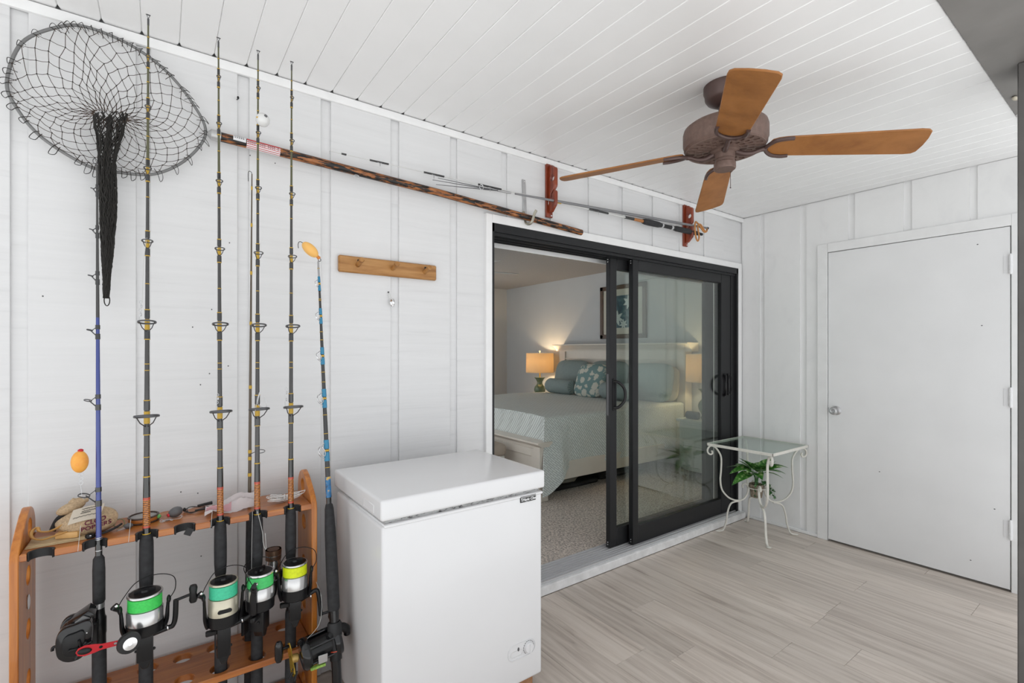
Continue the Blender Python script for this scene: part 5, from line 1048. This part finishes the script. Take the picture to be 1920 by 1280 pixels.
def lamp(x, y, lab, pw):
    l_ = thing('table_lamp', lab, 'lamp', (x, y, .645), 'bedside lamps'); M_ = Matrix.Translation((x, y, .645))
    MB().lathe([(.058, 0), (.062, .006), (.060, .02), (.050, .032), (.056, .05), (.082, .10), (.088, .135), (.078, .17), (.052, .20), (.040, .222), (.044, .25), (.062, .285), (.082, .305), (.084, .312), (.06, .314), (.02, .316)], 36, M_).build('base', CELA, l_)
    MB().lathe([(.010, .31), (.010, .40), (.018, .405), (.018, .45), (0, .455)], 16, M_).build('stem', GOLD, l_)
    sh = MB().lathe([(.208, .385), (.204, .675), (.202, .675), (.206, .385)], 48, M_, cap=False).build('shade', SHD, l_)
    m = MB().tube([M_ @ Vector((.203*math.cos(a), .203*math.sin(a), .673)) for a in [2*PI*j/40 for j in range(40)]], .002, 5, closed=True)
    for a in (0, 2.1, 4.2): m.tube([M_ @ Vector((0, 0, .66)), M_ @ Vector((.203*math.cos(a), .203*math.sin(a), .66))], .002, 5)
    m.build('spider', STEEL, sh); MB().lathe([(.006, .655), (.006, .69), (.014, .70), (.014, .715), (0, .72)], 14, M_).build('finial', CHROME, l_)
    MB().ball((x, y, .645+.485), (.024, .024, .035), 14, 10).build('bulb', bulbm, l_)
    L_ = bpy.data.lights.new('lamp_light', 'POINT'); L_.energy = pw; L_.color = (1, .76, .47); L_.shadow_soft_size = .025; lo = bpy.data.objects.new('lamp_light', L_); C.objects.link(lo); lo.location = (0, 0, .56); lo.parent = l_
bulbm, nt_, b_ = nm('lit_bulb'); b_.inputs['Emission Color'].default_value = (1, .75, .45, 1); b_.inputs['Emission Strength'].default_value = 6
lamp(4.60, 5.62, 'lit bedside lamp with drum shade and green ceramic base beyond the bed', 7); lamp(4.60, 2.88, 'bedside lamp seen through the outer glass panel', 6)
SPK = thing('bedside_speaker', 'dark cylindrical speaker lying on the near nightstand', 'speaker', (4.46, 2.95, .645))
MB().lathe([(.02, 0), (.036, .004), (.040, .015), (.040, .125), (.036, .136), (.02, .14)], 24, frame((4.46, 2.88, .686), (0, 1, 0))).build('body', BLACKM, SPK)
MB().lathe([(.028, -.001), (.028, .004)], 20, frame((4.46, 2.88, .686), (0, 1, 0))).build('end_cap', LEAD, SPK)
# framed picture: generic floral study
PF = thing('framed_picture', 'dark-framed floral picture hanging above the headboard', 'picture', (4.86, 4.25, 1.52))
y0, y1, z0, z1 = 3.86, 4.63, 1.515, 2.215
MB().box((4.845, y0, z0), (4.88, y0+.055, z1)).box((4.845, y1-.055, z0), (4.88, y1, z1)).box((4.845, y0, z0), (4.88, y1, z0+.055)).box((4.845, y0, z1-.055), (4.88, y1, z1)).build('frame', plain('dark_brown_frame', (.10, .06, .04), .4), PF, bevel=.004)
B((4.858, y0+.05, z0+.05), (4.878, y1-.05, z1-.05)).build('mat_board', plain('cream_mat', (.60, .58, .50), .8), PF)
ar = B((4.852, y0+.15, z0+.14), (4.860, y1-.15, z1-.14)).build('print', grain('teal_wash_print', ['20323c', '3c5a66', '6f8a8c', '2c4450'], (6, 6, 6), .6, 0, pos=[.3, .45, .6, .75]), PF)
PETAL = plain('pale_petals', (.55, .62, .60), .7)
for cy_, cz_, s_ in ((4.13, 1.98, .10), (4.33, 1.78, .11), (4.22, 1.70, .07)):
    m = MB()
    for i in range(7):
        a = 2*PI*i/7+cy_; v, f = leaf(s_, s_*.22, .0, 5); m.add(v, f, Matrix.Translation((4.8505, cy_, cz_)) @ Matrix(((0,0,.03,0),(1,0,0,0),(0,1,0,0),(0,0,0,1))) @ Matrix.Rotation(a, 4, 'Z'))
    m.build('flower', PETAL, ar)
# bench, under-bed bags
BN = thing('bench', 'tan upholstered bench with a white base at the foot of the bed', 'bench', (2.33, 4.2, FZ))
B((2.14, 3.56, .40), (2.54, 4.9, .515)).build('cushion', plain('tan_upholstery', (.42, .35, .29), .85), BN, bevel=.055, seg=4)
B((2.16, 3.58, .30), (2.52, 4.88, .405)).build('base', plain('white_bench', (.6, .58, .53), .5), BN, bevel=.004)
for x in (2.17, 2.46):
    for y in (3.6, 4.8): B((x, y, FZ), (x+.05, y+.05, .31)).build('leg', CREAM, BN)
UB = thing('storage_bag', 'flat black storage bag with cream contents pushed under the bed', 'storage bag', (3.15, 3.6, FZ))
B((2.80, 3.36, FZ), (3.50, 3.95, .10)).build('bag_base', BLACKM, UB, bevel=.03, seg=3)
MB().ball((3.12, 3.62, .11), (.30, .22, .055), 20, 10, fn=lambda a, b, c: (a, b*(1+.1*math.sin(7*a)), c)).build('contents', plain('cream_bedding', (.36, .34, .29), .8), UB)
UB2 = thing('storage_bag', 'black flat storage case under the head end of the bed', 'storage bag', (3.95, 3.6, FZ))
B((3.56, 3.40, FZ), (4.35, 3.95, .13)).build('case_body', BLACKM, UB2, bevel=.03, seg=3); B((3.60, 3.396, .085), (4.3, 3.402, .092)).build('zip', LEAD, UB2)
# valance and blind stack on the bedroom side of the slider
VB = thing('vertical_blind', 'white vertical blind with valance on the bedroom side of the sliding door', 'blind', (2.6, 2.33, .08))
B((1.25, 2.30, 1.945), (4.05, 2.312, 2.06)).box((1.25, 2.31, 2.045), (4.05, 2.38, 2.06)).build('valance', TRIM, VB, bevel=.002)
VS = shade_mat('blind_vane', (.72, .72, .68), .25)
for i in range(9): MB().box((-.042, -.001, .09), (.042, .001, 1.95), Matrix.Translation((3.835+.013*i, 2.345, 0)) @ Matrix.Rotation(1.25, 4, 'Z')).build('vane', VS, VB)
# bedroom ceiling fan, blades partly in view
BF = thing('bedroom_ceiling_fan', 'white ceiling fan in the bedroom, only blade tips in view', 'ceiling fan', (2.40, 4.25, 2.10))
Mt2 = Matrix.Translation((2.40, 4.25, 0))
MB().lathe([(.07, 2.42), (.07, 2.38), (.02, 2.36), (.02, 2.26), (.10, 2.25), (.12, 2.20), (.10, 2.15), (.04, 2.12), (0, 2.12)], 30, Mt2).build('motor', TRIM, BF)
BFB = plain('white_fan_blade', (.62, .62, .62), .45)
for a in (-14, 58, 130, 202, 274): MB().shape([rrect(.13, -.065, .66, .065, .045, 4)], .008, Mt2 @ Matrix.Translation((0, 0, 2.165)) @ Matrix.Rotation(math.radians(a), 4, 'Z') @ Matrix.Rotation(.2, 4, 'X'), bev=.002).build('blade', BFB, BF)
